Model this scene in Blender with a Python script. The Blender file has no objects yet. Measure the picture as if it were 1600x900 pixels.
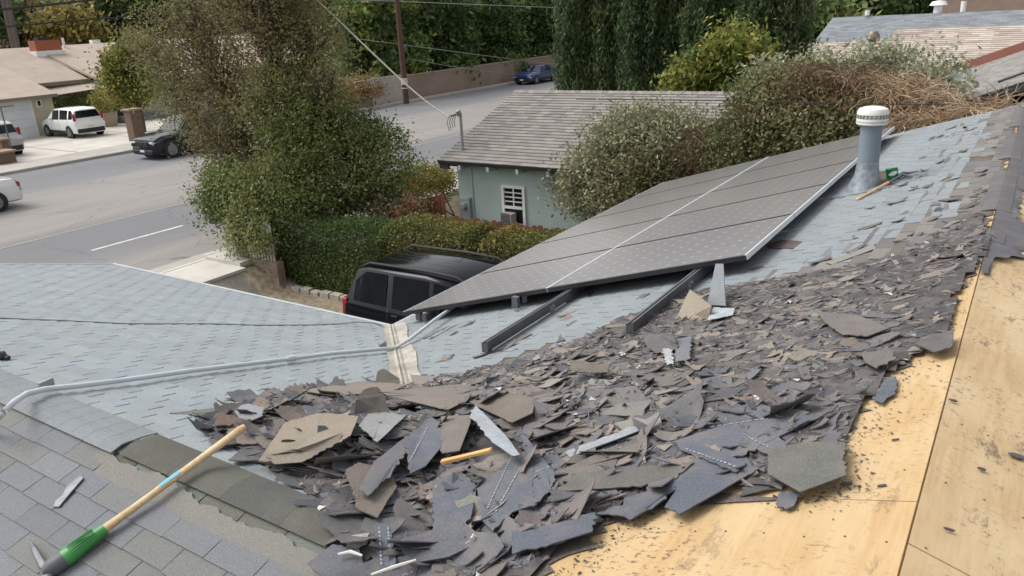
import bpy, math, random
import numpy as np
from mathutils import Vector, Matrix
sc = bpy.context.scene
col = sc.collection
rad = math.radians
# ---------------------------------------------------------------- camera, sky, sun
FPX = 1210.0
_v1 = np.array([850., -471., FPX]); _v3 = np.array([-1900., -323., FPX])
_Y = _v1/np.linalg.norm(_v1); _X = -_v3/np.linalg.norm(_v3)
_X = _X - _Y*(_X @ _Y); _X /= np.linalg.norm(_X)
_Z = np.cross(_X, _Y)
if _Z[1] > 0: _Z = -_Z
RM = np.array([_X, _Y, _Z])          # camera (right, down, forward) -> house axes
EYE = np.array([0., 0., 5.4])
cam = bpy.data.cameras.new('camera'); camo = bpy.data.objects.new('camera', cam); col.objects.link(camo)
cam.sensor_width = 36; cam.lens = FPX/1600*36; cam.clip_end = 1500; cam.clip_start = .05
m = Matrix.Identity(4)
for i in range(3):
    m[i][0] = RM[i, 0]; m[i][1] = -RM[i, 1]; m[i][2] = -RM[i, 2]; m[i][3] = EYE[i]
camo.matrix_world = m
sc.camera = camo
SUN_EL, SUN_AZ = rad(52), rad(250)     # azimuth measured from +Y clockwise: light comes from the -X side
w = bpy.data.worlds.new("World"); sc.world = w; w.use_nodes = True
nt = w.node_tree; bg = nt.nodes['Background']
sky = nt.nodes.new('ShaderNodeTexSky'); sky.sky_type = 'NISHITA'; sky.sun_disc = False
sky.sun_elevation = SUN_EL; sky.sun_rotation = SUN_AZ; sky.dust_density = 3.0; sky.air_density = 1.0
hs = nt.nodes.new('ShaderNodeHueSaturation'); hs.inputs['Saturation'].default_value = .16
nt.links.new(sky.outputs[0], hs.inputs['Color']); nt.links.new(hs.outputs[0], bg.inputs[0])
bg.inputs[1].default_value = .15
sl = bpy.data.lights.new('sun', 'SUN'); sl.energy = 1.05; sl.angle = rad(32); sl.color = (1, .96, .9)
so = bpy.data.objects.new('sun', sl); col.objects.link(so)
sd = Vector((math.sin(SUN_AZ)*math.cos(SUN_EL), math.cos(SUN_AZ)*math.cos(SUN_EL), math.sin(SUN_EL)))
so.rotation_euler = sd.to_track_quat('Z', 'Y').to_euler()
sc.view_settings.view_transform = 'Standard'; sc.view_settings.look = 'None'
sc.view_settings.exposure = 0.73; sc.view_settings.gamma = 1
sc.render.engine = 'CYCLES'

# ---------------------------------------------------------------- pixel -> point on a known plane
def ray(px, py): return RM @ np.array([px-800., py-450., FPX])
def proj(P):
    c = RM.T @ (np.array(P, float)-EYE); return 800+FPX*c[0]/c[2], 450+FPX*c[1]/c[2]
def depth(P): return float((RM.T @ (np.array(P, float)-EYE))[2])
def GZ(px, py, z=0.): d = ray(px, py); return EYE + d*((z-EYE[2])/d[2])
def AX(px, py, x): d = ray(px, py); return EYE + d*(x/d[0])
def AY(px, py, y): d = ray(px, py); return EYE + d*(y/d[1])
# own roof: main ridge along Y at x=XR, z=ZR; wing ridge along X at y=YW, z=ZW
S = .3; HC = 1.4; XR = -.089*HC; ZR = EYE[2]-HC
def P1(px, py, t=0.):
    d = ray(px, py); k = (-HC+t-S*XR)/(d[2]-S*d[0]); return EYE + d*k
_e = P1(612, 512); XE, YE, ZE = float(_e[0]), float(_e[1]), float(_e[2])
YW = 1.66; ZW = ZE + S*(YE-YW); XWE = -10.06
def W1(px, py, t=0.):
    d = ray(px, py); k = (ZE-EYE[2]+S*YE+t)/(d[2]+S*d[1]); return EYE + d*k
def FF(px, py, t=0.):
    d = ray(px, py); k = (ZW-EYE[2]-S*YW+t)/(d[2]-S*d[1]); return EYE + d*k
def P2(px, py, t=0.):
    d = ray(px, py); k = (-HC+t+S*XR)/(d[2]+S*d[0]); return EYE + d*k
def roofz(x, y):
    zm = ZR - S*abs(x-XR); zw = ZW - S*abs(y-YW)
    return max(zm, zw) if x > XWE else zm
def onroof(px, py, t=0.):
    best = None
    for fn in (P1, W1, FF, P2):
        p = fn(px, py, t)
        if abs(p[2]-t-roofz(p[0], p[1])) < 2e-3:
            if best is None or depth(p) < depth(best): best = p
    return best if best is not None else P1(px, py, t)
def rnormal(x, y):
    e = .01
    return Vector((-(roofz(x+e, y)-roofz(x-e, y))/(2*e), -(roofz(x, y+e)-roofz(x, y-e))/(2*e), 1)).normalized()
def inpoly(x, y, poly):
    c = False; n = len(poly); j = n-1
    for i in range(n):
        xi, yi = poly[i][0], poly[i][1]; xj, yj = poly[j][0], poly[j][1]
        if (yi > y) != (yj > y) and x < (xj-xi)*(y-yi)/(yj-yi)+xi: c = not c
        j = i
    return c
def C(r, g, b):
    f = lambda v: (v/255/12.92) if v/255 <= .04045 else ((v/255+.055)/1.055)**2.4
    return (f(r), f(g), f(b))

# ---------------------------------------------------------------- materials
def newmat(name):
    m = bpy.data.materials.new(name); m.use_nodes = True
    return m, m.node_tree, m.node_tree.nodes['Principled BSDF']
def N(nt, t, **k):
    n = nt.nodes.new(t)
    for a, v in k.items():
        if a in n.inputs: n.inputs[a].default_value = v
        else: setattr(n, a, v)
    return n
def mixc(nt, fac, a, b, mode='MIX'):
    n = nt.nodes.new('ShaderNodeMix'); n.data_type = 'RGBA'; n.blend_type = mode
    for s, v in ((0, fac), (6, a), (7, b)):
        if isinstance(v, bpy.types.NodeSocket): nt.links.new(v, n.inputs[s])
        else: n.inputs[s].default_value = v if s == 0 else (*v[:3], 1)
    return n.outputs[2]
def ramp(nt, src, pts):
    r = nt.nodes.new('ShaderNodeValToRGB'); cr = r.color_ramp
    while len(cr.elements) < len(pts): cr.elements.new(.5)
    for e, (p, c) in zip(cr.elements, pts):
        e.position = p; e.color = (*c, 1) if hasattr(c, '__len__') else (c, c, c, 1)
    nt.links.new(src, r.inputs[0]); return r.outputs[0]
def bump(nt, b, h, strength=.3, dist=.01):
    n = nt.nodes.new('ShaderNodeBump'); n.inputs['Strength'].default_value = strength; n.inputs['Distance'].default_value = dist
    nt.links.new(h, n.inputs['Height']); nt.links.new(n.outputs[0], b.inputs['Normal'])
def coords(nt, scale=(1, 1, 1), kind='Object'):
    tc = nt.nodes.new('ShaderNodeTexCoord'); mp = nt.nodes.new('ShaderNodeMapping'); mp.inputs['Scale'].default_value = scale
    nt.links.new(tc.outputs[kind], mp.inputs[0]); return mp.outputs[0]
def noise(nt, vec, sc_, det=3, rough=.6):
    n = nt.nodes.new('ShaderNodeTexNoise'); n.inputs['Scale'].default_value = sc_; n.inputs['Detail'].default_value = det; n.inputs['Roughness'].default_value = rough
    nt.links.new(vec, n.inputs['Vector']); return n.outputs['Fac']
_mc = {}
def M(name, c1, c2=None, scale=3., rough=.8, metal=0., fine=0., bmp=0., fscale=60., coat=0., spec=None):
    if name in _mc: return _mc[name]
    m, nt, b = newmat(name)
    b.inputs['Roughness'].default_value = rough; b.inputs['Metallic'].default_value = metal
    if coat: b.inputs['Coat Weight'].default_value = coat; b.inputs['Coat Roughness'].default_value = .05
    if spec is not None: b.inputs['Specular IOR Level'].default_value = spec
    if c2 is None: c2 = tuple(v*.86 for v in c1)
    v = coords(nt)
    c = mixc(nt, ramp(nt, noise(nt, v, scale, 4), [(.35, 0.), (.65, 1.)]), c1, c2)
    if fine or bmp:
        f = noise(nt, v, fscale, 2)
        if fine: c = mixc(nt, fine, c, ramp(nt, f, [(.3, 0.25), (.7, 1.)]), 'MULTIPLY')
        if bmp: bump(nt, b, f, bmp, .01)
    nt.links.new(c, b.inputs['Base Color'])
    _mc[name] = m; return m
def attrmat(name, rough=.85, gran=.0, gscale=300., bmp=0., stain=None, spec=.3, trans=0.):
    if name in _mc: return _mc[name]
    m, nt, b = newmat(name); b.inputs['Roughness'].default_value = rough; b.inputs['Specular IOR Level'].default_value = spec
    a = nt.nodes.new('ShaderNodeVertexColor'); a.layer_name = 'Col'; c = a.outputs[0]
    v = coords(nt)
    if gran:
        g = noise(nt, v, gscale, 2, .8)
        c = mixc(nt, gran, c, ramp(nt, g, [(.3, 0.15), (.5, .75), (.72, 1.9)]), 'MULTIPLY')
        if bmp: bump(nt, b, g, bmp, .004)
    if stain:
        s = noise(nt, v, stain[1], 4, .65)
        c = mixc(nt, ramp(nt, s, [(.45, 0.), (.68, stain[2])]), c, stain[0])
    nt.links.new(c, b.inputs['Base Color'])
    if trans:
        b.inputs['Subsurface Weight'].default_value = 0
    _mc[name] = m; return m
MSH = attrmat('weathered_shingle', .9, .5, 260., .5, (C(118, 117, 110), 3.2, .3))
MDEB = attrmat('torn_asphalt', .75, .38, 150., .5, (C(124, 117, 110), 7., .4))
MLEAF = attrmat('leaf', .6)
def _leaf():
    nt = MLEAF.node_tree; b = nt.nodes['Principled BSDF']; out = nt.nodes['Material Output']
    tr = nt.nodes.new('ShaderNodeBsdfTranslucent'); mx = nt.nodes.new('ShaderNodeMixShader'); mx.inputs[0].default_value = .28
    a = nt.nodes.new('ShaderNodeVertexColor'); a.layer_name = 'Col'
    g = nt.nodes.new('ShaderNodeGamma'); g.inputs[1].default_value = .8; nt.links.new(a.outputs[0], g.inputs[0]); nt.links.new(g.outputs[0], tr.inputs[0])
    nt.links.new(b.outputs[0], mx.inputs[1]); nt.links.new(tr.outputs[0], mx.inputs[2]); nt.links.new(mx.outputs[0], out.inputs[0])
_leaf()
MROOFN = attrmat('composition_shingle', .9, .3, 60., 0)

# ---------------------------------------------------------------- object helpers
def tag(o, label=None, cat=None, group=None, kind=None):
    if label: o['label'] = label
    if cat: o['category'] = cat
    if group: o['group'] = group
    if kind: o['kind'] = kind
    return o
def empty(name, loc, label, cat, group=None, rz=0.):
    o = bpy.data.objects.new(name, None); col.objects.link(o); o.location = Vector([float(v) for v in loc]); o.rotation_euler.z = rz
    o.empty_display_size = .2
    return tag(o, label, cat, group)
def mesh_np(name, V, Fa, mat, parent=None, cols=None, smooth=False, local=False, uv=None):
    """V Nx3 in world space (or local when local=True); Fa list/array of faces"""
    V = np.asarray(V, float)
    if parent is not None and not local: V = V - np.array(parent.location)
    me = bpy.data.meshes.new(name)
    if isinstance(Fa, np.ndarray):
        n, k = Fa.shape
        me.vertices.add(len(V)); me.vertices.foreach_set('co', V.ravel())
        me.loops.add(n*k); me.loops.foreach_set('vertex_index', Fa.ravel().astype(np.int32))
        me.polygons.add(n); me.polygons.foreach_set('loop_start', np.arange(0, n*k, k, dtype=np.int32))
        me.update(calc_edges=True)
    else:
        me.from_pydata([tuple(v) for v in V], [], Fa)
    if cols is not None:
        a = me.color_attributes.new('Col', 'FLOAT_COLOR', 'POINT')
        cc = np.ones((len(V), 4)); cc[:, :3] = cols; a.data.foreach_set('color', cc.ravel())
    if uv is not None:
        l = me.uv_layers.new(name='UVMap'); vi = np.zeros(len(me.loops), np.int32); me.loops.foreach_get('vertex_index', vi)
        l.data.foreach_set('uv', np.asarray(uv)[vi].ravel())
    me.materials.append(mat)
    if smooth:
        me.polygons.foreach_set('use_smooth', [True]*len(me.polygons))
        try: me.set_sharp_from_angle(angle=rad(40))
        except Exception: pass
    me.validate(); me.update()
    o = bpy.data.objects.new(name, me); col.objects.link(o)
    if parent is not None: o.parent = parent
    return o
class MB:
    def __init__(s): s.v = []; s.f = []; s.c = []; s.col = None
    def add(s, vs, fs, c=None):
        n = len(s.v); s.v += [tuple(float(q) for q in p) for p in vs]; s.f += [tuple(i+n for i in f) for f in fs]
        s.c += [c or s.col or (.5, .5, .5)]*len(vs); return s
    def box(s, lo, hi, c=None, M4=None):
        x0, y0, z0 = lo; x1, y1, z1 = hi
        vs = [Vector(p) for p in ((x0, y0, z0), (x1, y0, z0), (x1, y1, z0), (x0, y1, z0), (x0, y0, z1), (x1, y0, z1), (x1, y1, z1), (x0, y1, z1))]
        if M4 is not None: vs = [M4 @ v for v in vs]
        return s.add(vs, [(0, 3, 2, 1), (4, 5, 6, 7), (0, 1, 5, 4), (1, 2, 6, 5), (2, 3, 7, 6), (3, 0, 4, 7)], c)
    def quad(s, a, b, c_, d, c=None): return s.add([a, b, c_, d], [(0, 1, 2, 3)], c)
    def slab(s, pts, t, c=None, n=None):
        """polygon pts extruded by -t along its normal"""
        P = [Vector([float(q) for q in p]) for p in pts]
        if n is None:
            n = Vector((0, 0, 0))
            for i in range(len(P)): n += P[i].cross(P[(i+1) % len(P)])
            n.normalize()
        k = len(P); vs = P + [p - n*t for p in P]
        fs = [tuple(range(k)), tuple(range(2*k-1, k-1, -1))] + [(i, i+k, (i+1) % k + k, (i+1) % k) for i in range(k)]
        return s.add(vs, fs, c)
    def tube(s, pts, r, sides=8, c=None, cap=True):
        P = [Vector([float(q) for q in p]) for p in pts]; n = len(P)
        rr = r if hasattr(r, '__len__') else [r]*n
        vs = []; fs = []; up = Vector((0, 0, 1)); prev = None
        for i in range(n):
            t = (P[min(i+1, n-1)]-P[max(i-1, 0)])
            t = t.normalized() if t.length > 1e-9 else Vector((0, 0, 1))
            if prev is None:
                a = t.cross(up) if abs(t.z) < .95 else t.cross(Vector((1, 0, 0)))
            else: a = prev - t*prev.dot(t)
            a.normalize(); prev = a; b = t.cross(a)
            for j in range(sides):
                an = 2*math.pi*j/sides; vs.append(P[i]+(a*math.cos(an)+b*math.sin(an))*rr[i])
        for i in range(n-1):
            for j in range(sides):
                k = (j+1) % sides; fs.append((i*sides+j, i*sides+k, (i+1)*sides+k, (i+1)*sides+j))
        if cap: fs += [tuple(range(sides-1, -1, -1)), tuple((n-1)*sides+j for j in range(sides))]
        return s.add(vs, fs, c)
    def lathe(s, prof, sides=24, M4=None, c=None):
        vs = []; fs = []
        for r, z in prof:
            for j in range(sides):
                a = 2*math.pi*j/sides; vs.append(Vector((r*math.cos(a), r*math.sin(a), z)))
        if M4 is not None: vs = [M4 @ v for v in vs]
        for i in range(len(prof)-1):
            for j in range(sides):
                k = (j+1) % sides; fs.append((i*sides+j, i*sides+k, (i+1)*sides+k, (i+1)*sides+j))
        return s.add(vs, fs, c)
    def build(s, name, mat, parent=None, smooth=False, local=False, bevel=0., useco=None):
        uc = useco if useco is not None else (mat in (MSH, MDEB, MLEAF, MROOFN))
        o = mesh_np(name, s.v, s.f, mat, parent, cols=np.array(s.c) if uc else None, smooth=smooth, local=local)
        if bevel:
            b = o.modifiers.new('bevel', 'BEVEL'); b.width = bevel; b.segments = 2; b.limit_method = 'ANGLE'
        return o
def hide_dup(o): pass
def copy_tree(o, loc=None, rz=None, parent=None):
    c = o.copy(); col.objects.link(c)
    if parent is not None: c.parent = parent
    for ch in list(o.children): copy_tree(ch, parent=c)
    if loc is not None: c.location = Vector([float(v) for v in loc])
    if rz is not None: c.rotation_euler.z = rz
    return c
def T(loc, rz=0., rx=0., ry=0.): return Matrix.Translation(Vector([float(v) for v in loc])) @ Matrix.Rotation(rz, 4, 'Z') @ Matrix.Rotation(ry, 4, 'Y') @ Matrix.Rotation(rx, 4, 'X')

# ================================================================ GROUND
def sstep(a, b, v): t = np.clip((v-a)/(b-a), 0, 1); return t*t*(3-2*t)
def gz(x, y):
    x = np.asarray(x, float); y = np.asarray(y, float)
    z = np.where(x < -37.2, .10, -.05)
    z = np.where(x > -17.1, 0.02 - .62*sstep(-15.6, -14.2, x), z)
    r = np.hypot(x+5, y)
    z = z + 26*sstep(85, 260, r) + 1.2*sstep(60, 85, r)*0
    z = z + np.where((r > 80), 2.0*np.sin(x*.05+1)*np.cos(y*.04)*sstep(80, 130, r), 0)
    return z
def grid_axis(): return np.unique(np.concatenate([np.linspace(-600, -80, 30), np.linspace(-80, -40, 21), [-37.25, -37.15, -17.15, -17.05, -15.6, -15.3, -15, -14.8, -14.5, -14.2], np.linspace(-36, -18, 5), np.linspace(-14, 80, 40), np.linspace(80, 600, 30)]))
gx = grid_axis(); gy = np.unique(np.concatenate([np.linspace(-600, -40, 20), np.linspace(-40, 90, 66), np.linspace(90, 600, 36)]))
XX, YY = np.meshgrid(gx, gy, indexing='ij'); ZZ = gz(XX, YY)
V = np.stack([XX, YY, ZZ], -1).reshape(-1, 3); nx, ny = XX.shape
I = np.arange(nx*ny).reshape(nx, ny)
Fq = np.stack([I[:-1, :-1], I[1:, :-1], I[1:, 1:], I[:-1, 1:]], -1).reshape(-1, 4)
mg = M('dry_soil', C(128, 118, 98), C(92, 92, 66), .5, .95, fine=.4, fscale=9)
tag(mesh_np('ground', V, Fq, mg), kind='structure')
def asphalt():
    m, nt, b = newmat('road_asphalt'); b.inputs['Roughness'].default_value = .88
    tc = nt.nodes.new('ShaderNodeTexCoord'); sp = nt.nodes.new('ShaderNodeSeparateXYZ'); nt.links.new(tc.outputs['Object'], sp.inputs[0])
    mr = N(nt, 'ShaderNodeMapRange'); mr.inputs['From Min'].default_value = -37; mr.inputs['From Max'].default_value = -16.8; nt.links.new(sp.outputs[0], mr.inputs[0])
    wob = noise(nt, coords(nt, (1, .06, 1)), .8, 3)
    ad = N(nt, 'ShaderNodeMath', operation='MULTIPLY_ADD'); nt.links.new(wob, ad.inputs[0]); ad.inputs[1].default_value = .05; nt.links.new(mr.outputs[0], ad.inputs[2])
    tan = C(143, 138, 133); gr = C(114, 115, 118); gr2 = C(121, 121, 123)
    c = ramp(nt, ad.outputs[0], [(.0, gr2), (.12, gr), (.27, gr2), (.33, C(141, 137, 133)), (.56, tan), (.63, tan), (.69, gr), (.82, gr), (.90, C(128, 126, 125)), (.935, tan)])
    c = mixc(nt, ramp(nt, noise(nt, coords(nt, (1, .15, 1)), 1.6, 5), [(.4, 0.), (.75, .45)]), c, C(104, 103, 104))
    c = mixc(nt, .35, c, ramp(nt, noise(nt, coords(nt), 40, 3, .8), [(.3, .4), (.7, 1.2)]), 'MULTIPLY')
    # tar-filled cracks
    vo = N(nt, 'ShaderNodeTexVoronoi', feature='DISTANCE_TO_EDGE'); vo.inputs['Scale'].default_value = .22
    dv = nt.nodes.new('ShaderNodeVectorMath'); dv.operation = 'ADD'
    nz = nt.nodes.new('ShaderNodeTexNoise'); nz.inputs['Scale'].default_value = 1.1; nz.inputs['Detail'].default_value = 4
    nt.links.new(coords(nt), nz.inputs['Vector']); nt.links.new(nz.outputs['Color'], dv.inputs[0]); nt.links.new(coords(nt), dv.inputs[1]); nt.links.new(dv.outputs[0], vo.inputs['Vector'])
    cr = ramp(nt, vo.outputs['Distance'], [(0., 1.), (.011, 0.)])
    mm = N(nt, 'ShaderNodeMath', operation='MULTIPLY'); nt.links.new(cr, mm.inputs[0]); nt.links.new(ramp(nt, noise(nt, coords(nt), .5, 2), [(.42, 0.), (.58, .75)]), mm.inputs[1])
    c = mixc(nt, mm.outputs[0], c, C(84, 84, 86))
    nt.links.new(c, b.inputs['Base Color']); return m
def sheet(name, pts, mat, kind='structure', sub=1):
    return tag(mesh_np(name, pts, [tuple(range(len(pts)))], mat), kind=kind)
XF, XN = -36.9, -17.0
sheet('road', [(XF, -80, 0), (XN, -80, 0), (XN, 260, 0), (XF, 260, 0)], asphalt())
mconc = M('pale_concrete', C(202, 197, 188), C(184, 179, 170), 1.2, .9, fine=.15, fscale=30)
mconc2 = M('gutter_concrete', C(176, 171, 162), C(158, 153, 146), 1.2, .9, fine=.2, fscale=30)
b = MB(); b.box((XF-.18, -80, -.1), (XF, 260, .13)); tag(b.build('kerb', mconc2, bevel=.02), kind='structure')
b = MB(); b.box((XF-2.4, -80, -.1), (XF-.2, 34, .125)); b.box((XF-.8, 34, -.1), (XF-.2, 260, .125)); tag(b.build('far_pavement', mconc2), kind='structure')
b = MB()
b.quad((-20.81, 10.4, .006), (-20.69, 10.4, .006), (-20.69, 13.2, .006), (-20.81, 13.2, .006))
for k in (-1, 1, 2, 3):
    y0 = 10.4+k*8.2; b.quad((-20.81, y0, .006), (-20.69, y0, .006), (-20.69, y0+2.8, .006), (-20.81, y0+2.8, .006))
for k in range(-1, 8):
    y0 = 14.4+k*8.2; b.quad((-30.1, y0, .006), (-29.98, y0, .006), (-29.98, y0+2.8, .006), (-30.1, y0+2.8, .006)) if k > 3 else None
tag(b.build('lane_marking', M('worn_white_paint', C(214, 214, 210), C(180, 180, 178), 6, .8)), kind='structure')
b = MB(); b.quad((-23.62, -60, .006), (-23.54, -60, .006), (-23.54, 200, .006), (-23.62, 200, .006))
tag(b.build('centre_line', M('faded_yellow_paint', C(176, 164, 132), C(150, 143, 132), 1.5, .8)), kind='structure')
# near pavement, gutter and driveway apron
pa = [GZ(272, 434), GZ(354, 404), GZ(357, 430, -.0), GZ(298, 456)]
x0, x1 = -17.0, -15.75
b = MB(); b.box((XN, -60, -.1), (-16.86, 11.2, .03)); b.box((XN, 11.2, -.1), (-16.86, 200, .12)); tag(b.build('near_kerb', mconc), kind='structure')
b = MB(); b.box((-16.84, -60, -.1), (-15.3, 11.15, .025)); b.box((-16.84, 11.15, -.1), (-15.5, 200, .115)); tag(b.build('near_pavement', mconc), kind='structure')
b = MB(); b.quad((-17.5, -60, .005), (-17.02, -60, .005), (-17.02, 200, .005), (-17.5, 200, .005)); tag(b.build('gutter', mconc2), kind='structure')
md = M('driveway_asphalt', C(112, 108, 103), C(140, 132, 120), .9, .92, fine=.4, fscale=25)
dv = []
for x in (-15.3, -14.9, -14.5, -14.2, -4): dv.append(x)
V = []; 
for x in dv: V += [(x, 2, float(gz(x, 0))+.012), (x, 11.1, float(gz(x, 0))+.012)]
tag(mesh_np('driveway', V, [(2*i, 2*i+2, 2*i+3, 2*i+1) for i in range(len(dv)-1)], md), kind='structure')
# litter strip along the foot of the wall
V = []
for x in dv: V += [(x, 10.9, float(gz(x, 0))+.017), (x, 12.0, float(gz(x, 0))+.017)]
tag(mesh_np('soil_strip', V, [(2*i, 2*i+2, 2*i+3, 2*i+1) for i in range(len(dv)-1)], M('leafy_soil', C(158, 146, 124), C(118, 104, 84), 7, .95, fine=.5, fscale=40)), kind='structure')
# far driveway
sheet('far_driveway', [(XF-2.4, 12, .118), (XF-2.4, 31, .118), (-53.5, 31, .118), (-53.5, 12, .118)], mconc)
b = MB()
for (a, c_) in (((-39.4, 20.2), (-52, 20.5)), ((-44.5, 12), (-44.3, 31)), ((-39.4, 25.8), (-52, 25.6))):
    a = Vector((*a, .124)); c_ = Vector((*c_, .124)); n = (c_-a).cross(Vector((0, 0, 1))).normalized()*.07
    b.quad(a-n, a+n, c_+n, c_-n)
tag(b.build('brick_joint', M('brick_band', C(172, 148, 138))), kind='structure')

# ================================================================ FOLIAGE TOOLS
LEAFGAIN = 1.55
def leafmesh(P, size, rng, pal, aspect=.45, up=.35, patch=2.0, dirs=None):
    n = len(P)
    nrm = rng.normal(size=(n, 3)); nrm[:, 2] += up; nrm /= np.linalg.norm(nrm, axis=1)[:, None]
    t = rng.normal(size=(n, 3)) if dirs is None else dirs + rng.normal(size=(n, 3))*.3
    t -= nrm*(t*nrm).sum(1)[:, None]; t /= np.linalg.norm(t, axis=1)[:, None]+1e-9
    bt = np.cross(nrm, t)
    s = size*(.6+.8*rng.random(n))[:, None]
    V = np.stack([P-t*s*.5, P+bt*s*aspect*.5+t*s*.05, P+t*s*.5, P-bt*s*aspect*.5+t*s*.05], 1).reshape(-1, 3)
    F = np.arange(4*n).reshape(n, 4)
    pal = np.array(pal); k = len(pal)
    # spatially coherent palette choice
    ph = np.sin(P[:, 0]*patch+1.3)+np.sin(P[:, 1]*patch*1.2+.4)+np.sin(P[:, 2]*patch*1.4+2)+rng.normal(size=n)*1.0
    idx = np.clip(((ph+2.6)/5.2*k).astype(int), 0, k-1)
    cc = pal[idx]*LEAFGAIN*(.65+.7*rng.random(n))[:, None]*np.array([1.06, 1., .88])
    return V, F, np.repeat(cc, 4, 0)
def cloudpts(blobs, ncl, per, spread, rng, inner=.55, zmin=None):
    B = np.array([[*bl[0], *bl[1]] for bl in blobs], float); wt = np.array([bl[2] if len(bl) > 2 else bl[1][0]**2 for bl in blobs]); wt = wt/wt.sum()
    k = rng.choice(len(B), ncl, p=wt)
    d = rng.normal(size=(ncl, 3)); d /= np.linalg.norm(d, axis=1)[:, None]
    r = inner+(1.05-inner)*rng.random(ncl)**.7; r = np.where(rng.random(ncl) < .09, r*1.18, r)
    cen = B[k, :3] + d*B[k, 3:6]*r[:, None]
    sc1 = rng.choice([.55, .8, 1.1, 1.7], ncl); P = np.repeat(cen, per, 0) + rng.normal(size=(ncl*per, 3))*spread*np.repeat(sc1, per)[:, None]
    if zmin is not None: P = P[P[:, 2] > zmin]
    return P, cen
def bl(px, py, y, rpx, ry=None, rz=None, wgt=None, x=None):
    c = AY(px, py, y) if x is None else AX(px, py, x)
    k = depth(c)/FPX; r = rpx*k
    rr = (r, r if ry is None else ry, r if rz is None else rz*k)
    return (tuple(c), rr) if wgt is None else (tuple(c), rr, wgt)
def tree(name, label, cat, base, blobs, ncl, per, spread, size, pal, seed, trunk=.12, bark=None, group=None, inner=.55, twigs=0, aspect=.5, up=.35, forks=None, patch=2.0, zmin=None):
    rng = np.random.default_rng(seed); rnd = random.Random(seed)
    root = empty(name, base, label, cat, group)
    P, cen = cloudpts(blobs, ncl, per, spread, rng, inner, zmin)
    V, F, cc = leafmesh(P, size, rng, pal, aspect, up, patch)
    mesh_np('crown', V, F, MLEAF, root, cols=cc)
    bark = bark or M('grey_bark', C(92, 82, 72), C(66, 58, 50), 8, .9, bmp=.5, fscale=30)
    b = MB(); base = Vector([float(q) for q in base])
    top = sum((Vector(bb[0]) for bb in blobs), Vector())/len(blobs)
    mid = base.lerp(top, .35)+Vector((rnd.uniform(-.1, .1), rnd.uniform(-.1, .1), 0))
    b.tube([base-Vector((0, 0, .2)), base.lerp(mid, .5)+Vector((.03, .02, 0)), mid], [trunk, trunk*.85, trunk*.75], 10)
    ends = []
    for bb in blobs:
        c = Vector(bb[0]); q = mid.lerp(c, .5)+Vector((rnd.uniform(-.2, .2), rnd.uniform(-.2, .2), rnd.uniform(0, .2)))*bb[1][0]
        e = c+Vector((rnd.uniform(-.2, .2), rnd.uniform(-.2, .2), .2))*bb[1][0]
        b.tube([mid, q, c, e], [trunk*.6, trunk*.42, trunk*.28, trunk*.08], 7); ends.append((c, q))
    for i in range(twigs):
        c = Vector(cen[rnd.randrange(len(cen))]); a, q = min(ends, key=lambda t: (t[0]-c).length)
        st = q.lerp(a, rnd.uniform(.2, 1)); mm = st.lerp(c, .55)+Vector([rnd.gauss(0, .12) for _ in range(3)])
        b.tube([st, mm, c], [trunk*.13, trunk*.08, trunk*.03], 4, cap=False)
    b.build('trunk', bark, root, smooth=True)
    return root

# palettes (albedo)
G1 = [C(58, 74, 40), C(72, 88, 48), C(88, 104, 58), C(104, 112, 70)]
OLIVE = [C(82, 78, 54), C(96, 92, 60), C(96, 86, 68), C(104, 104, 68), C(80, 90, 50)]
# ================================================================ GREEN NEIGHBOUR HOUSE
GY = 15.2; gl = -11.78
hz = -.6
gh = empty('green_house', (gl, GY, hz), 'small sage green stucco house with grey shingle roof and a window air conditioner', 'house')
mg_ = M('sage_stucco', C(170, 183, 175), C(162, 176, 168), 1.5, .9, fine=.1, bmp=.15, fscale=80)
ev = AY(683, 251, 14.75); ez = float(ev[2]); ex = float(ev[0])
rp = AX(805, 143, ex); ry, rz_ = float(rp[1]), float(rp[2])
gs = (rz_-ez)/(ry-14.75); XRGT = 3.5
print('green house eave', ev, 'ridge', rp, 'slope', gs)
wt = ez+gs*(GY-14.75)-.05; back = 2*ry-GY
b = MB(); b.box((gl, GY, hz-.3), (XRGT-.3, GY+.2, wt)); b.box((gl, back-.2, hz-.3), (XRGT-.3, back, wt)); b.box((XRGT-.5, GY+.2, hz-.3), (XRGT-.3, back-.2, wt))
gable = [(gl, GY+.2, hz-.3), (gl, back-.2, hz-.3), (gl, back-.2, wt), (gl, ry, rz_-.1), (gl, GY+.2, wt)]
b.slab([(p[0]+0, p[1], p[2]) for p in gable], -.2, n=Vector((-1, 0, 0)))
b.build('wall', mg_, gh)
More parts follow.
